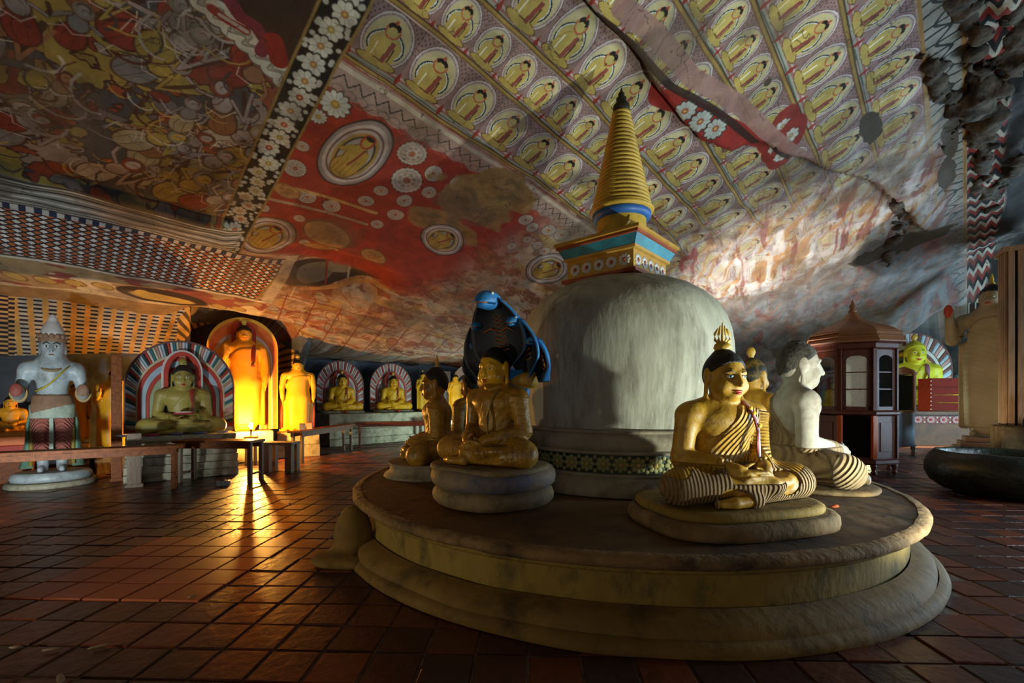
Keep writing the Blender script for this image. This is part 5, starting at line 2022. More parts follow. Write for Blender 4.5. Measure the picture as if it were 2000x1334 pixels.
# --- two seated Buddhas in striped horseshoe halos
steps('altar_ledge', 'long stepped whitewashed ledge under the twin seated Buddhas', ((7.9 - 14.35) * R2, (7.9 + 14.35) * R2, 0), WR, [(4.2, 1.6, 0, .22), (4.15, 1.45, .222, .5), (4.1, 1.35, .502, .98)], m_step, 'ledge')
for u, Yd, lab, hgt in ((668, 15.2, 'left yellow Buddha of the twin pair in red and white striped halos', 1.18), (768, 16.35, 'right yellow Buddha of the twin pair in red and white striped halos', 1.16)):
    B = (px(u, Yd), Yd)
    ang = math.radians(30)
    q = seated('seated_buddha', lab, (*B, 1.055), ang, 1.18, m_yellow, m_yellow, m_hair, vox=.02, flame='bud', sash=m_sash, group='twin Buddhas in horseshoe halos')
    q.scale = (1, 1, 1)
    for ch in list(q.children):
        ch.location = Vector(ch.location) * 1.18
        ch.scale = Vector(ch.scale) * 1.18
    slab('cushion', q, .70, .5, -.07, .0, m_step, loc=(0, -.05), wob=.004)
    halo(q, .74, 1.66, [(.74, m_hpink), (.69, m_hred), (.62, m_hwhite), (.56, m_hpink), (.50, m_hblue), (.3, m_hblue)], [m_hwhite, m_hpink, m_hwhite, m_hred], y=.28, thick=.18, spring=.5, pn=36, pw=.22)
    A, B2 = arch_pts(.26, .55, 20, .4), arch_pts(.18, .47, 20, .4)
    MB().strip([(x, z + .82) for x, z in B2], [(x, z + .82) for x, z in A], .14, .22, m_hred).build('head_halo', q)
    tag(MB().ell((0, 0, .03), (.07, .05, .04), m_lips, 10, 6).ell((.03, .02, .05), (.04, .03, .03), m_lips, 8, 5).build('red_flower', loc=(*ahead(B, .66, ang), .995), rot=(0, 0, ang)), 'red flower laid before the %s Buddha of the twin pair' % ('left' if u < 700 else 'right'), 'flower')
standing('standing_buddha', 'slim yellow standing Buddha right of the twin seated Buddhas', (px(826, 16.9), 16.9, .983), WR, 1.42, m_yellow, pose='bless', flame='bud')
# --- pale arched alcove at the far end
AL = (px(912, 17.6), 17.6)
al = thing('alcove_shrine', 'pale striped arched alcove shrine at the far end behind the dark Buddhas', 'shrine', (*AL, 0), math.radians(12))
halo(al, .62, 2.75, [(.84, m_hwhite), (.78, m_hdark), (.70, m_cream), (.62, m_hblue), (.4, m_hblue)], None, y=0, thick=.4, spring=.62)
MB().box((-.78, .1, 1.25), (.30, .3, 2.5), mat('grey_alcove_pier', '6a6e70', '7a7e80', .8), bev=.03).build('alcove_pier', al)
steps('statue_pedestal', 'small block in front of the pale alcove at the far end', (px(890, 16.6), 16.6, 0), math.radians(12), [(.46, .40, 0, .8)], m_step)
standing('standing_buddha', 'pale yellow standing Buddha in front of the far alcove', (px(890, 16.6), 16.6, .803), math.radians(20), 1.5, m_yellow, pose='bless', flame='spike')

# --- white crowned guardian
GV = (px(103, 7.85), 7.85)
GR = math.radians(40)
m_guard = mat('silver_white_guardian_paint', '9aa4a6', 'aab4b6', .42, 4, .15, dirt='5e6058', dirt_amt=.7, dirt_scale=3)
m_pale = mat('pale_green_apron_paint', '8f9c88', 'a8b09c', .6, 6, .25, dirt='56604e', dirt_amt=.6)
m_rust = mat('rust_pleat_paint', '7a3428', '8a4234', .6, 5, .15)
m_pinkp = mat('pink_pleat_highlight', 'a8766a', 'b48a7e', .6, 5, .15)
m_brownp = mat('brown_hip_cloth', '7a5a44', '8c6a50', .65, 5, .2)
m_grn = mat('green_scarf_paint', '5a7c66', '6a8c74', .6, 5, .2)
plinth = thing('guardian_plinth', 'round whitish two-step plinth under the white crowned guardian', 'plinth', (*GV, 0), GR)
MB().lathe([(.58, 0.002), (.58, .05), (.55, .09)], m_step, 48).build('lower_step', plinth)
MB().lathe([(.50, .088), (.52, .14), (.50, .2), (.46, .238)], m_guard, 48, sy=.8).build('upper_step', plinth)
gd = thing('guardian_statue', 'white crowned guardian statue with yellow chest sash and rust pleated legs', 'statue', (*GV, .243), GR)
gd.scale = (.70, .82, 1)
f = Field((-.80, -.55, -.04), (.80, .42, 2.45), .022, pad=.14)
f.cap((0, 0, 1.06), (0, 0, 1.40), .33, .235, .08, sq=(1, .72, 1))
f.cap((0, 0, 1.40), (0, 0, 1.70), .235, .36, .1, sq=(1, .66, 1))
for sx in (-1, 1):
    f.ell((sx * .42, 0, 1.72), (.17, .17, .15), .1)
    f.cap((sx * .47, 0, 1.68), (sx * .55, .02, 1.30), .135, .115, .05)
    f.cap((sx * .55, .01, 1.28), (sx * .56, -.26, 1.36), .115, .115, .05)
    f.cap((sx * .19, 0, 1.05), (sx * .17, 0, .28), .20, .135, .03)
    f.cap((sx * .17, 0, .28), (sx * .165, -.02, .07), .12, .10, .03)
    f.cap((sx * .165, -.03, .045), (sx * .19, -.24, .035), .085, .06, .03)
    f.ell((sx * .225, .03, 2.07), (.03, .05, .12), .02)
f.cap((0, 0, 1.78), (0, .01, 1.96), .15, .13, .04)
f.ell((0, -.01, 2.13), (.22, .21, .21), .04)
f.ell((0, -.05, 2.01), (.16, .15, .13), .06)
# cheeks and chin
f.cap((0, -.195, 2.13), (0, -.225, 2.05), .02, .034, .025)
for sx in (-1, 1):
    f.ell((sx * .08, -.185, 2.12), (.045, .03, .02), .02, sub=True)
    f.chain([(sx * .03, -.195, 2.16), (sx * .08, -.19, 2.18), (sx * .14, -.14, 2.15)], [.01, .014, .01], .02)
X, Y, Z = f.grids()
f.D = np.maximum(f.D, .003 - Z + 0 * X + 0 * Y)
link('body', sculpt('body', f, m_guard), gd)
X, Y, Z = f.grids()
pl = f.copy(np.maximum(f.D - .022 - .010 * np.sin((Z + 1.6 * (np.abs(X) - .17) ** 2 * 3) * 95), np.maximum(np.maximum(Z - .92, .26 - Z) + 0 * X, .045 - np.abs(X)) + 0 * Y))
link('pleated_leggings', sculpt('pleated_leggings', pl, mat('rust_pleats', 'a0584a', 'b06a5a', .6, 5, .2, fold=.7), 1, lambda V: (V[:, 2] + 4.8 * (np.abs(V[:, 0]) - .17) ** 2) * 95), gd)
link('apron', sculpt('apron', f.copy(np.maximum(f.D - .04, np.maximum(np.maximum(Z - 1.14, .90 - Z), np.abs(X) - .40) + 0 * Y)), m_pale), gd)
link('hip_cloth', sculpt('hip_cloth', f.copy(np.maximum(f.D - .05, np.maximum(np.maximum(Z - 1.30, 1.06 - Z + .22 * X), np.abs(X) - .36) + 0 * Y)), m_brownp), gd)
MB().box((0, -.225, .60), (.075, .03, .64), m_pale, bev=.01).build('front_tassel', gd)
for sx in (-1, 1):
    MB().tube([(sx * .34, .06, 1.25), (sx * .42, .08, .8), (sx * .46, .08, .3), (sx * .46, .06, .05)], [.04, .09, .12, .13], m_grn, 12, flat=.45).build('side_scarf', gd)
    MB().tube([(sx * .30, -.03, 1.1), (sx * .36, -.02, .7), (sx * .375, -.02, .1)], [.02, .035, .04], mat('yellow_scarf_edge', '9a8a3a', '8a7c34', .6), 8).build('scarf_edge', gd)
    MB().lathe([(.15, -.03), (.15, .03)], mat('ochre_armband', '9a7a3a', rough=.5), 20).build('armband', gd, loc=(sx * .555, -.12, 1.32), rot=(PI / 2, 0, 0))
    MB().ell((0, 0, 0), (.11, .03, .11), (m_rust if sx < 0 else m_brownp), 16, 8).build('broken_wrist', gd, loc=(sx * .56, -.375, 1.375))
    e_ = MB().ell((0, 0, 0), (.052, .014, .020), m_eye, 10, 6).build('eye', gd, loc=(sx * .088, -.186, 2.12))
    MB().ell((0, -.010, 0), (.018, .008, .017), m_black, 10, 6).build('pupil', e_)
    MB().tube([(sx * .03, -.21, 2.165), (sx * .09, -.205, 2.19), (sx * .15, -.165, 2.165)], .009, m_black, 6).build('eyebrow', gd)
    MB().ell((0, 0, 0), (.014, .012, .009), m_black, 8, 5).build('nostril', gd, loc=(sx * .022, -.238, 2.04))
MB().ell((0, 0, 0), (.055, .02, .018), mat('brown_lips', '7a4a34', rough=.5), 12, 6).build('lips', gd, loc=(0, -.193, 1.985))
MB().tube([(.30, -.12, 1.80), (.16, -.24, 1.66), (.02, -.25, 1.52), (-.12, -.23, 1.42), (-.27, -.13, 1.36)], .032, mat('yellow_chest_sash', 'a8982e', 'b8a83e', .5), 8, flat=.5).build('chest_sash', gd)
MB().tube([(.24 * math.cos(a), -.02 + .235 * math.sin(a) * -1, 1.83 - .12 * max(0, math.sin(a))) for a in np.linspace(-.3, PI + .3, 16)], .025, mat('bronze_collar', '7c6644', '8c7654', .5), 8).build('collar', gd)
crown = MB().lathe([(.185, 0), (.20, .02), (.20, .07), (.185, .10)], m_brownp, 28, c=(0, 0, 0)).build('crown', gd, loc=(0, 0, 2.20), scale=(1.28, 1.12, 1))
MB().lathe([(.185, .10), (.175, .17), (.14, .26), (.10, .34), (.065, .39), (.075, .41), (.04, .44), (.045, .46), (0, .50)], m_hwhite, 24).build('crown_cone', crown)
for k in range(7):
    a = -PI / 2 + (k - 3) * .42
    MB().ell((.19 * math.cos(a), .19 * math.sin(a), .10), (.040, .025, .04), m_brownp, 10, 6).build('crown_leaf', crown)

# --- little seated Buddha at the left edge
LB = (-8.86, 8.04)
th = thing('small_throne', 'low orange and red painted throne at the far left edge', 'throne', (*LB, 0), GR)
for z0, z1, w_, m in ((0, .42, .58, m_wood), (.422, .55, .57, m_hora), (.552, .66, .56, m_hred), (.662, .82, .56, m_hora), (.822, .90, .55, m_orange)):
    MB().box((0, 0, (z0 + z1) / 2), (w_, .42, z1 - z0), m, bev=.012).build('throne_step', th)
seated('seated_buddha', 'little orange Buddha on a red and orange throne at the far left edge', (*LB, .903), GR, .60, m_orange, m_orange, m_hair, vox=.02, flame='bud')

# --- posts
def post(name, label, loc, w_, d_, h_, m, rz=GR, cat='post'):
    t = thing(name, label, cat, (*loc, 0), rz)
    mb = MB().box((0, 0, h_ / 2), (w_, d_, h_), m, bev=.012)
    mb.build('shaft', t)
    MB().box((0, 0, .03), (w_ * 1.25, d_ * 1.25, .06), m, bev=.01).build('foot', t)
    return t


post('wooden_post', 'tall square brown wooden post in front of the yellow standing Buddha', (px(228, 8.15), 8.15), .15, .13, 2.26, m_wood)
post('stone_post', 'short grey square post just right of the tall wooden post', (px(262, 7.62), 7.62), .19, .17, .90, m_woodgrey)


# --- benches and tables
def bench(name, label, p0, p1, z, depth, m, legs=(.06, .94), cat='bench', thick=.05, leg=.065, apron=.09, group=None, lm=None):
    a, b = Vector((*p0, 0)), Vector((*p1, 0))
    L = (b - a).length
    c = (a + b) / 2
    rz = math.atan2(b.y - a.y, b.x - a.x)
    t = thing(name, label, cat, (c.x, c.y, 0), rz, group)
    MB().box((0, 0, z - thick / 2), (L, depth, thick), m, bev=.008).build('top', t)
    if apron:
        for sy in (-1, 1):
            MB().box((0, sy * (depth / 2 - .04), z - thick - apron / 2), (L * .94, .025, apron), m, bev=.004).build('apron', t)
    for q in legs:
        for sy in (-1, 1):
            MB().box(((q - .5) * L, sy * (depth / 2 - .065), (z - thick) / 2), (leg, leg, z - thick), lm or m, bev=.008).build('leg', t)
        MB().box(((q - .5) * L, 0, .16), (leg * .5, depth - .17, leg * .6), lm or m, bev=.004).build('stretcher', t)
    return t


bench('long_bench', 'long brown wooden bench running out of the picture in front of the white guardian', (-8.15, 6.02), (-5.48, 7.62), .715, .34, m_wood, (.05, .955))
bench('wooden_table', 'plain wooden table in front of the stepped pedestal', (-5.92, 8.16), (-4.52, 8.10), .745, .46, m_wood, (.07, .97), 'table', lm=m_woodgrey)
bench('offering_stool', 'low stool with wide slab legs right of the plain wooden table', (-4.97, 9.22), (-4.36, 9.20), .60, .36, m_woodgrey, (.13, .87), 'stool', leg=.13, apron=0)
bench('narrow_bench', 'narrow plank bench in front of the robed yellow Buddha', (-4.86, 10.15), (-4.64, 13.0), .745, .34, m_wood, (.05, .95), lm=m_woodgrey)
bench('offering_bench', 'brown bench in front of the twin seated Buddhas', (-4.72, 13.75), (-2.62, 14.45), .75, .42, m_woodred, (.05, .95))
bench('far_bench', 'reddish bench in front of the far alcove', (-2.92, 15.5), (-1.55, 15.75), .72, .4, m_woodred, (.06, .94))
bench('bulb_stand', 'small board on legs that carries the glowing bulb behind the table', (-5.98, 10.18), (-5.74, 10.26), .62, .22, m_wood, (.16, .84), 'stand', lm=m_woodgrey, apron=0, leg=.05)
# --- bulb and low lamp
m_bulb = mat('glowing_bulb', (1, .46, .08), emit=BULB)
m_metal = mat('dark_lamp_metal', '2a2622', rough=.4, metal=.6)
bl = thing('bare_bulb', 'bare glowing orange bulb on a small holder behind the plain wooden table', 'lamp', (-5.86, 10.22, .622))
MB().lathe([(.05, 0), (.05, .012), (.02, .02), (.018, .12), (.026, .13), (.026, .18)], m_metal, 16).build('holder', bl)
MB().lathe([(.018, .175), (.03, .20), (.042, .235), (.042, .26), (.028, .295), (0, .308)], m_bulb, 18).build('glass_bulb', bl)
# --- candle packets and the litter box
m_pk = mat('pink_packet', 'c07a80', 'cc9090', .5)
m_pw = mat('white_packet', 'c4bcb0', 'd0c8bc', .5)
for k, (u, m, lb) in enumerate(((563, m_pw, 'white candle packet'), (578, m_pk, 'pink candle packet'))):
    t = thing('candle_packet', '%s standing on the narrow plank bench' % lb, 'packet', (-4.84 + .02 * k, 10.5 + .35 * k, .747), .2)
    MB().box((0, 0, .07), (.12, .08, .14), m, bev=.006).build('box', t)
    MB().box((0, 0, .145), (.10, .06, .012), m_sash).build('flap', t)
lt = thing('litter_packet', 'small crumpled blue and white packet on the floor before the stepped pedestal', 'packet', (px(436, 7.72), 7.72, 0), .4)
mb = MB().box((0, 0, .045), (.20, .13, .085), mat('blue_packet_print', '6a94b4', 'b4bcc0', .4, 25, .2), bev=.015)
wobble(mb, .012, 12)
mb.build('wrapper', lt)
MB().tube([(-.1, 0, .07), (0, .01, .10), (.1, 0, .075)], .012, mat('dark_packet_fold', '2a3c50'), 6).build('folded_top', lt)
# ------------------------------------------------------------------ right side: show cabinets, altar, statues, pillar, bowl
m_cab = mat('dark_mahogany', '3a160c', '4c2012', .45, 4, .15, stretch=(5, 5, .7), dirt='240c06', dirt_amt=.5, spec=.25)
m_cablit = mat('lit_mahogany', '8a3a18', '9c4822', .35, 4, .15, stretch=(5, 5, .7), spec=.5)  # brighter copy of the cabinet wood, light put into the colour of two posts
m_roof = mat('carved_roof_wood', '6a4020', '7c4c28', .5, 5, .3, dirt='3a2010', dirt_amt=.5)
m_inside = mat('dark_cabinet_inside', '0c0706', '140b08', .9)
gm = bpy.data.materials.new('cabinet_glass')
gm.use_nodes = True
N, L = gm.node_tree.nodes, gm.node_tree.links
N.remove(N['Principled BSDF'])
tr, gl, mx, fr_ = N.new('ShaderNodeBsdfTransparent'), N.new('ShaderNodeBsdfGlossy'), N.new('ShaderNodeMixShader'), N.new('ShaderNodeFresnel')
tr.inputs[0].default_value = (.9, .94, .93, 1)
gl.inputs['Roughness'].default_value = .04
L.new(fr_.outputs[0], mx.inputs[0])
L.new(tr.outputs[0], mx.inputs[1])
L.new(gl.outputs[0], mx.inputs[2])
L.new(mx.outputs[0], N['Material Output'].inputs[0])

CB = (px(1665, 9.45), 9.45)
cab = thing('show_cabinet', 'tall octagonal mahogany show cabinet with glazed sides and pointed roof', 'cabinet', (*CB, 0), math.radians(14))
cab.scale = (.88, .88, .97)
R8, A8 = .80, PI / 8


def oct_(name, prof, m, parent=cab, caps=True):
    return MB().lathe(prof, m, 8, a0=A8, smooth=False, caps=caps).build(name, parent)


oct_('plinth', [(.84, .20), (.86, .23), (.86, .29), (.82, .31)], m_cab)
oct_('lower_floor', [(.79, .30), (.79, .34)], m_cab)
oct_('waist_moulding', [(.82, 1.18), (.88, 1.21), (.88, 1.25), (.83, 1.29)], m_cab)
oct_('eave_moulding', [(.80, 2.50), (.86, 2.54), (.86, 2.62), (.93, 2.66)], m_cab)
oct_('roof', [(.98, 2.655), (1.0, 2.68), (.95, 2.73), (.90, 2.80), (.86, 2.90), (.78, 2.96), (.62, 3.03), (.42, 3.10), (.24, 3.18), (.13, 3.28), (.08, 3.36)], m_roof)
for z, r in ((2.76, .945), (2.85, .895)):
    oct_('roof_bead', [(r, z), (r + .03, z + .015), (r, z + .03)], m_roof)
MB().lathe([(.06, 3.35), (.09, 3.39), (.05, 3.43), (.075, 3.49), (.04, 3.54), (.02, 3.60), (0, 3.66)], m_roof, 16).build('finial', cab)
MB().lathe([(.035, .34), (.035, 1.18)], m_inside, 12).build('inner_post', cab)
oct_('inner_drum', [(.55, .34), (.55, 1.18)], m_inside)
for k in range(8):
    a = A8 + k * PI / 4
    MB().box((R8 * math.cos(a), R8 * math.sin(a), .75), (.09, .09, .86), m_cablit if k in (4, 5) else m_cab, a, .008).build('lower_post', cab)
    MB().box((R8 * math.cos(a), R8 * math.sin(a), 1.90), (.085, .085, 1.24), m_cab, a, .008).build('upper_post', cab)
    leg = MB().lathe([(.025, 0), (.05, .02), (.055, .05), (.03, .08), (.045, .10), (.045, .12), (.06, .16), (.06, .21)], m_cab, 12).build('leg', cab, loc=(.78 * math.cos(a), .78 * math.sin(a), 0))
    b = a + PI / 8
    ap = R8 * math.cos(PI / 8)
    side = 2 * R8 * math.sin(PI / 8) - .09
    root = thing('glazed_panel', '', '')
    root.parent = cab
    root.location = (ap * math.cos(b), ap * math.sin(b), 1.29)
    root.rotation_euler = (0, 0, b + PI / 2)
    hs = side / 2
    for sx in (-1, 1):
        MB().box((sx * (hs - .035), 0, .605), (.07, .04, 1.21), m_cab, 0, .004).build('stile', root)
    MB().box((0, 0, .035), (side, .04, .07), m_cab).build('rail', root)
    A = [((hs - .07) * math.cos(q), 1.0 + .10 * math.sin(q)) for q in np.linspace(0, PI, 13)]
    B_ = [((hs - .07) * math.cos(q), 1.21) for q in np.linspace(0, PI, 13)]
    MB().strip(A, B_, -.02, .02, m_cab).build('arch_head', root)
    for z in (.42, .76):
        MB().box((0, 0, z), (side - .14, .022, .022), m_cab).build('glazing_bar', root)
    MB().box((0, 0, .58), (side - .14, .006, 1.06), gm).build('pane', root)
    if k != 4:
        MB().box((ap * math.cos(b), ap * math.sin(b), .75), (side, .03, .84), m_cab, b + PI / 2, .004).build('lower_panel', cab)
        MB().box(((ap + .02) * math.cos(b), (ap + .02) * math.sin(b), .75), (side * .6, .02, .58), m_cab, b + PI / 2, .008).build('raised_field', cab)

# small second cabinet
C2 = (px(1742, 12.2), 12.2)
c2 = thing('small_cabinet', 'smaller pale wooden glass cabinet standing behind the octagonal one', 'cabinet', (*C2, 0), math.radians(20))
m_pw2 = mat('pale_worn_cabinet_wood', '8a5a38', '9c6c48', .5, 4, .2, dirt='5a6a7a', dirt_amt=.6, stretch=(5, 5, .7))
m_bw = mat('blue_grey_cabinet_paint', '6a7684', '7d8a98', .5, 5, .2, dirt='5a4a3c', dirt_amt=.6)
W2, D2 = .95, .6
MB().box((0, 0, .22), (W2, D2, .06), m_bw, bev=.008).build('base_rail', c2)
MB().box((0, 0, .68), (W2 * .94, D2 * .94, .86), m_bw, bev=.01).build('lower_body', c2)
for sx in (-1, 1):
    for sy in (-1, 1):
        MB().box((sx * W2 * .45, sy * D2 * .45, 1.62), (.07, .07, .98), m_pw2, bev=.006).build('upper_post', c2)
        MB().lathe([(.03, 0), (.05, .03), (.03, .07), (.05, .12), (.05, .2)], m_bw, 12).build('leg', c2, loc=(sx * W2 * .43, sy * D2 * .43, 0))
    MB().box((sx * W2 * .46, 0, 1.62), (.012, D2 * .84, .92), gm).build('side_pane', c2)
MB().box((0, -D2 * .45, 1.62), (W2 * .84, .012, .92), gm).build('front_pane', c2)
MB().box((0, D2 * .45, 1.62), (W2 * .84, .02, .96), m_bw).build('back_board', c2)
MB().box((0, 0, 1.12), (W2 * 1.04, D2 * 1.04, .05), m_pw2, bev=.008).build('counter', c2)
MB().box((0, 0, 1.55), (W2 * .85, D2 * .8, .025), m_pw2).build('shelf', c2)
MB().box((0, 0, 2.13), (W2 * 1.04, D2 * 1.04, .06), m_pw2, bev=.008).build('cornice', c2)
MB().prism([(-W2 * .5, 2.16), (W2 * .5, 2.16), (W2 * .42, 2.22), (0, 2.30), (-W2 * .42, 2.22)], -D2 * .5, -D2 * .42, m_pw2).build('pediment', c2)

# altar with medallion frieze, red chest panels above, lemon yellow Buddha behind
AR = math.radians(-52)
m_altar = mat('brown_altar_paint', '5e3a1c', '70481f', .6, 4, .2, dirt='35200f', dirt_amt=.6)
m_redch = mat('red_lacquer_boards', '64180c', '7a2412', .75, 4, .25, dirt='340f08', dirt_amt=.7, dirt_scale=4, spec=.15)
AC = (px(1838, 13.6), 13.6)
alt = thing('altar', 'brown altar wall with a frieze of round red medallions and an orange kerb', 'altar', (*AC, 0), math.radians(-8))
MB().box((0, .2, .36), (3.1, .5, .72), m_altar, bev=.01).build('altar_body', alt)
MB().box((0, .1, .031), (3.2, .7, .058), m_hora, bev=.01).build('kerb', alt)
MB().box((0, .16, 1.03), (3.16, .66, .10), m_altar, bev=.01).build('top_shelf', alt)
MB().box((0, .2, .97), (3.1, .5, .06), m_hdark).build('shelf_shadow_strip', alt)  # dark strip under the shelf, its shadow put into the colour
MB().box((0, .185, .83), (3.12, .53, .23), m_redbrown, bev=.006).build('frieze', alt)
mm = rosette_mesh(.12, m_hpink, m_hred, 10)
bd = MB().ell((0, 0, 0), (.03, .012, .03), m_hwhite, 8, 5).mesh('frieze_dot')
for k in range(9):
    link('medallion', mm, alt, (-1.36 + .34 * k, -.085, .83))
    for dz in (-.07, .07):
        link('frieze_dot', bd, alt, (-1.19 + .34 * k, -.085, .83 + dz))
chest = thing('lacquer_chest', 'long red lacquered chest on the altar beside the lemon yellow Buddha', 'chest', (px(1868, 13.66), 13.66, 1.083), math.radians(-8))
for k in range(4):
    MB().box((0, 0, .135 + .235 * k), (1.62, .5, .225), m_redch, bev=.012).build('board', chest)
MB().box((-.83, 0, .475), (.06, .53, .95), m_redch, bev=.006).build('end_post', chest)
MB().box((0, 0, .965), (1.72, .56, .04), m_redch, bev=.006).build('lid', chest)
for q in range(8):
    MB().ell((-.87, -.27, .06 + .12 * q), (.018, .012, .022), m_hwhite, 8, 5).build('white_stud', chest)
YB = (px(1788, 15.2), 15.2)
steps('statue_pedestal', 'plain high pedestal under the lemon yellow Buddha behind the altar', (*YB, 0), math.radians(-8), [(2.5, 1.5, 0, 1.22)], m_altar)
yb = seated('seated_buddha', 'lemon yellow Buddha with mauve sash in a rainbow arch behind the small cabinet', (*YB, 1.223), math.radians(-20), 2.1, m_acid, m_acid, m_acid, vox=.014, flame='bud', sash=mat('mauve_sash', '7a4a5c', '8a5a6c', .6))
yb.scale = (1, 1, 1)
for ch in list(yb.children):
    ch.location = Vector(ch.location) * 2.1
    ch.scale = Vector(ch.scale) * 2.1
halo(yb, 1.12, 2.45, [(.80, m_hpink), (.74, m_hwhite), (.69, m_hmauve), (.62, m_hyel), (.55, m_hgreen), (.46, m_hteal), (.3, m_hteal)], [m_hblue, m_hpink, m_hwhite, m_hmauve], y=.42, thick=.2, spring=.5, pn=30, pw=.2)
# pale statue and tent-like painted rock beyond the chest
tl = mat('pale_turquoise_paint', '7aa898', '8ab8a8', .6, 5, .2)
wt_ = standing('standing_buddha', 'pale turquoise standing figure half hidden behind the tall grey Buddha', (px(1903, 14.9), 14.9, 1.103), math.radians(-50), 1.9, tl, hair_m=tl, pose='bless', flame='bud', robe=tl)
steps('statue_pedestal', 'tall block under the pale turquoise figure', (px(1903, 14.9), 14.9, 0), math.radians(-50), [(.6, .5, 0, 1.1)], m_altar)
f = Field((-.9, -.5, -.02), (.9, .5, 1.5), .04)
f.ell((0, 0, .2), (.48, .4, 1.1), .1)
f.ell((-.15, -.1, .1), (.36, .35, .7), .1)
tent = thing('rock_boulder', 'smooth pale boulder bulging above the red chest', 'rock', (px(1866, 15.9), 15.9, .03), 0)
o = link('boulder_body', sculpt('boulder_body', f, mat('pale_boulder', '7a8478', '8d978a', .8, 3, .3)), tent, scale=(1, 1, 1.75))

# tall grey standing Buddha
GB = (px(1936, 11.0), 11.0)
gb_p = thing('statue_pedestal', 'stepped pinkish slab pedestal under the tall grey standing Buddha', 'pedestal', (*GB, 0), math.radians(-40))
m_pinkst = mat('pinkish_step_stone', '8a6a58', '9c7c68', .8, 5, .4, dirt='4a382c', dirt_amt=.7)
for k, (w_, z0, z1) in enumerate(((1.5, 0, .16), (1.32, .162, .30), (1.14, .302, .42), (.96, .422, .54))):
    mb = MB().box((0, 0, (z0 + z1) / 2), (w_, w_ * .8, z1 - z0), m_pinkst, bev=.02)
    wobble(mb, .012, 4, k)
    mb.build('step', gb_p)
m_greyrobe = mat('dull_buff_statue_paint', '8c7a5a', '9c8a6a', .6, 4, .2, dirt='6a5a40', dirt_amt=.6)
m_greyfold = mat('dull_buff_robe', '8c7a5a', '9c8a6a', .6, 4, .2, dirt='6a5a40', dirt_amt=.6, fold=.08)
gb = standing('standing_buddha', 'tall buff standing Buddha with raised red-palmed hand beside the striped pillar', (*GB, .552), math.radians(-62), 3.62, m_greyrobe, vox=.014, pose='raised', hair_m=m_hair, robe=m_greyfold, flame='spike', k=.95)
MB().ell((-.178, -.158, .85), (.026, .006, .045), m_lips, 12, 8).build('red_palm', gb)

# striped pillar on a masonry foot, and the thing leaning on it
PLc = (10.72, 9.40)
pil = thing('striped_pillar', 'tall pillar of vertical buff boards with dark gaps on a masonry foot', 'pillar', (*PLc, 0), math.radians(-35))
m_board = mat('buff_pillar_board', 'a07a56', 'b08a66', .6, 4, .2, stretch=(5, 5, .6), dirt='5a3e28', dirt_amt=.5)
m_gap = mat('dark_pillar_core', '120d0a', '1a120e', .9)
MB().box((0, 0, 2.72), (.78, .5, 3.6), m_gap).build('core', pil)
for sy, n in ((-1, 6), (1, 6)):
    for k in range(n):
        MB().box((-.34 + .136 * k, sy * .265, 2.72), (.092, .05, 3.6), m_board, bev=.008).build('board', pil)
for sx in (-1, 1):
    for k in range(4):
        MB().box((sx * .405, -.19 + .128 * k, 2.72), (.05, .088, 3.6), m_board, bev=.008).build('board', pil)
mb = MB().box((0, 0, .45), (1.05, .8, .9), m_oldstone, bev=.04)
bmesh.ops.subdivide_edges(mb.bm, edges=[e for e in mb.bm.edges if e.calc_length() > .4], cuts=5)
wobble(mb, .02, 4)
mb.build('masonry_foot', pil)
MB().box((0, 0, .905), (.98, .72, .02), m_oldstone).build('foot_cap', pil)
MB().box((.0, 0, 4.56), (.95, .66, .10), m_board, bev=.01).build('head_board', pil)
st = thing('metal_stand', 'blunt grey-blue metal stand on the masonry foot of the striped pillar', 'stand', (10.26, 8.98, .918), 0)
mS = mat('blue_grey_metal', '3a4258', '4a5268', .5, 5, .1)
MB().lathe([(.13, 0.002), (.13, .10), (.10, .22), (.075, .24), (.07, .48), (.045, .5), (.04, .62)], mS, 20).build('stand_body', st)
MB().tube([(-.10, 0, .52), (.10, 0, .54)], .022, mS, 8).build('cross_bar', st)

# big dark stone bowl
m_bowl = mat('mossy_black_stone', '14150f', '23241a', .42, 4, .8, dirt='34402a', dirt_amt=.6, dirt_scale=5, bscale=12, spec=.5)
bw = thing('stone_bowl', 'large round mossy black stone bowl on the tiled floor right of the platform', 'bowl', (7.62, 7.05, .003))
mb = MB().lathe([(0, 0), (.52, .0), (.72, .05), (.86, .16), (.92, .30), (.92, .44), (.87, .57), (.80, .645), (.76, .65), (.72, .62), (.70, .54), (.66, .40), (.5, .26), (0, .22)], m_bowl, 64, caps=False)
wobble(mb, .02, 4)
mb.build('bowl_shell', bw)
MB().lathe([(0, .42), (.655, .42)], mat('still_water', '0a1416', rough=.05), 48, caps=False).build('water', bw)

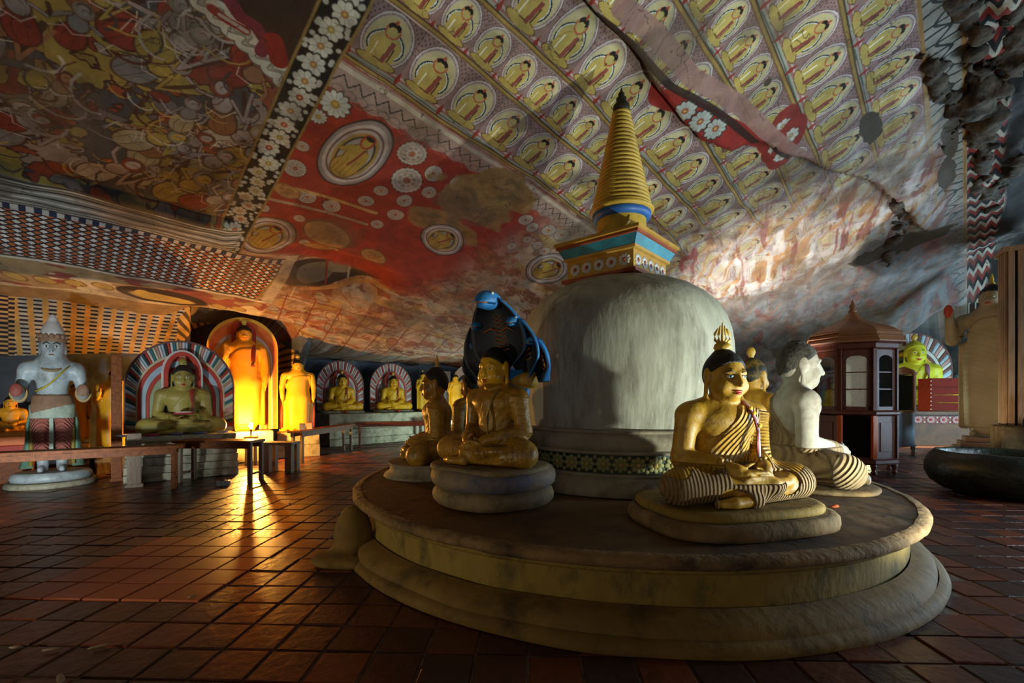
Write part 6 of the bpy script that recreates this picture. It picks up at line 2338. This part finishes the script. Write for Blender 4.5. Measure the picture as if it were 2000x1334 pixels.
# papers heaped beside the cabinet, flakes on the floor
m_paper = mat('white_paper', 'aeb2b0', 'bcc0be', .7, 10, .1)
pp = thing('paper_heap', 'small heap of white papers on the floor at the foot of the octagonal cabinet', 'papers', (6.22, 8.45, .003), .3)
for k in range(6):
    MB().box((.03 * math.sin(k * 2.3), .03 * math.cos(k * 1.7), .012 + .022 * k), (.30, .22, .016), m_paper, k * .5, .002).build('sheet', pp)
m_flake = mat('pale_mortar_flake', '8a7560', 'a08a72', .8, 12, .3)
for k, (u, v) in enumerate(((30, 1268), (100, 1272), (195, 1266), (375, 1168), (240, 1030), (348, 1024), (557, 962), (566, 985), (118, 1330))):
    Yf = F * EYE / (v - HZ)
    mb = MB().ell((0, 0, .006), (.035 + .012 * (k % 3), .018, .006), m_flake, 9, 5)
    wobble(mb, .006, 30, k)
    tag(mb.build('mortar_flake', loc=(px(u, Yf), Yf, .008), rot=(0, 0, k * .3)), 'small pale mortar flake ' + ('on the tiles by the left edge', 'second of three in a row near the bottom left', 'third of three in a row near the bottom left', 'at the near corner of the orange tile patch', 'left one of two beyond the orange tiles', 'right one of two beyond the orange tiles', 'farther of two before the low stool', 'nearer of two before the low stool', 'at the bottom edge of the picture')[k], 'flake', 'mortar flakes on the floor tiles')
# ---- gnarled broken rock that hangs from the ceiling at the top right
m_root = mat('dark_gnarled_rock', '2e2a24', '5a5044', .95, 5, .9, dirt='12100e', dirt_amt=.8, dirt_scale=4, bscale=18)


def on_ceiling(u, v, drop):
    s, t = unproj(u, v)
    z = float(ceil_z(np.array([[s]]), np.array([[t]]))[0, 0])
    x, y = st2xy(s, t)
    return (x, y, z - drop)


f = Field((5.0, 4.4, 4.2), (12.6, 10.5, 7.4), .045, pad=.15)
rk = random.Random(4)


def lumps(Q, r):
    for a, b in zip(Q, Q[1:]):
        a, b = Vector(a), Vector(b)
        n = max(2, int((b - a).length / .09))
        for i in range(n):
            p = a.lerp(b, i / n) + Vector((rk.gauss(0, .35 * r), rk.gauss(0, .35 * r), abs(rk.gauss(0, .3 * r)) - .02))
            q = r * rk.uniform(.35, .95)
            f.ell(tuple(p), (q * rk.uniform(.6, 1.3), q * rk.uniform(.6, 1.3), q * rk.uniform(.4, .8)), .025, rz=rk.uniform(0, 3), rx=rk.uniform(-.6, .6))


for pts, r in (([(1800, 105), (1830, 150), (1862, 200), (1895, 235), (1915, 300), (1925, 370)], .15), ([(1890, -10), (1905, 90), (1930, 200), (1925, 300)], .16),
               ([(1935, 395), (1960, 330), (2000, 270), (2040, 220)], .14), ([(1895, 235), (1850, 265), (1825, 285)], .10), ([(1930, 240), (1955, 150), (1990, 40)], .22), ([(1980, 20), (2040, 10)], .3)):
    Q = [on_ceiling(u, v, .03 + .05 * math.sin(u)) for u, v in pts]
    lumps(Q, r)
for pts, r in (([(1752, 385), (1757, 430), (1745, 490), (1728, 540)], .13), ([(1757, 390), (1775, 420), (1800, 440)], .09)):
    Q = [on_ceiling(u, v, .03) for u, v in pts]
    lumps(Q, r * .9)
X, Y, Z = f.grids()
nz = (np.sin(X * 9 + 3 * np.sin(Y * 5)) * np.sin(Y * 11 + 2 * np.sin(Z * 7)) * np.sin(Z * 10)).astype(np.float32)
n2 = (np.sin(X * 23 + 4 * np.sin(Z * 11)) * np.sin(Y * 21 + 3 * np.sin(X * 9)) * np.sin(Z * 25 + 2 * np.sin(Y * 13))).astype(np.float32)
f.D = f.D + .055 * nz + .035 * n2
link('rock_branches', sculpt('rock_branches', f, m_root), bpy.data.objects['ceiling'])
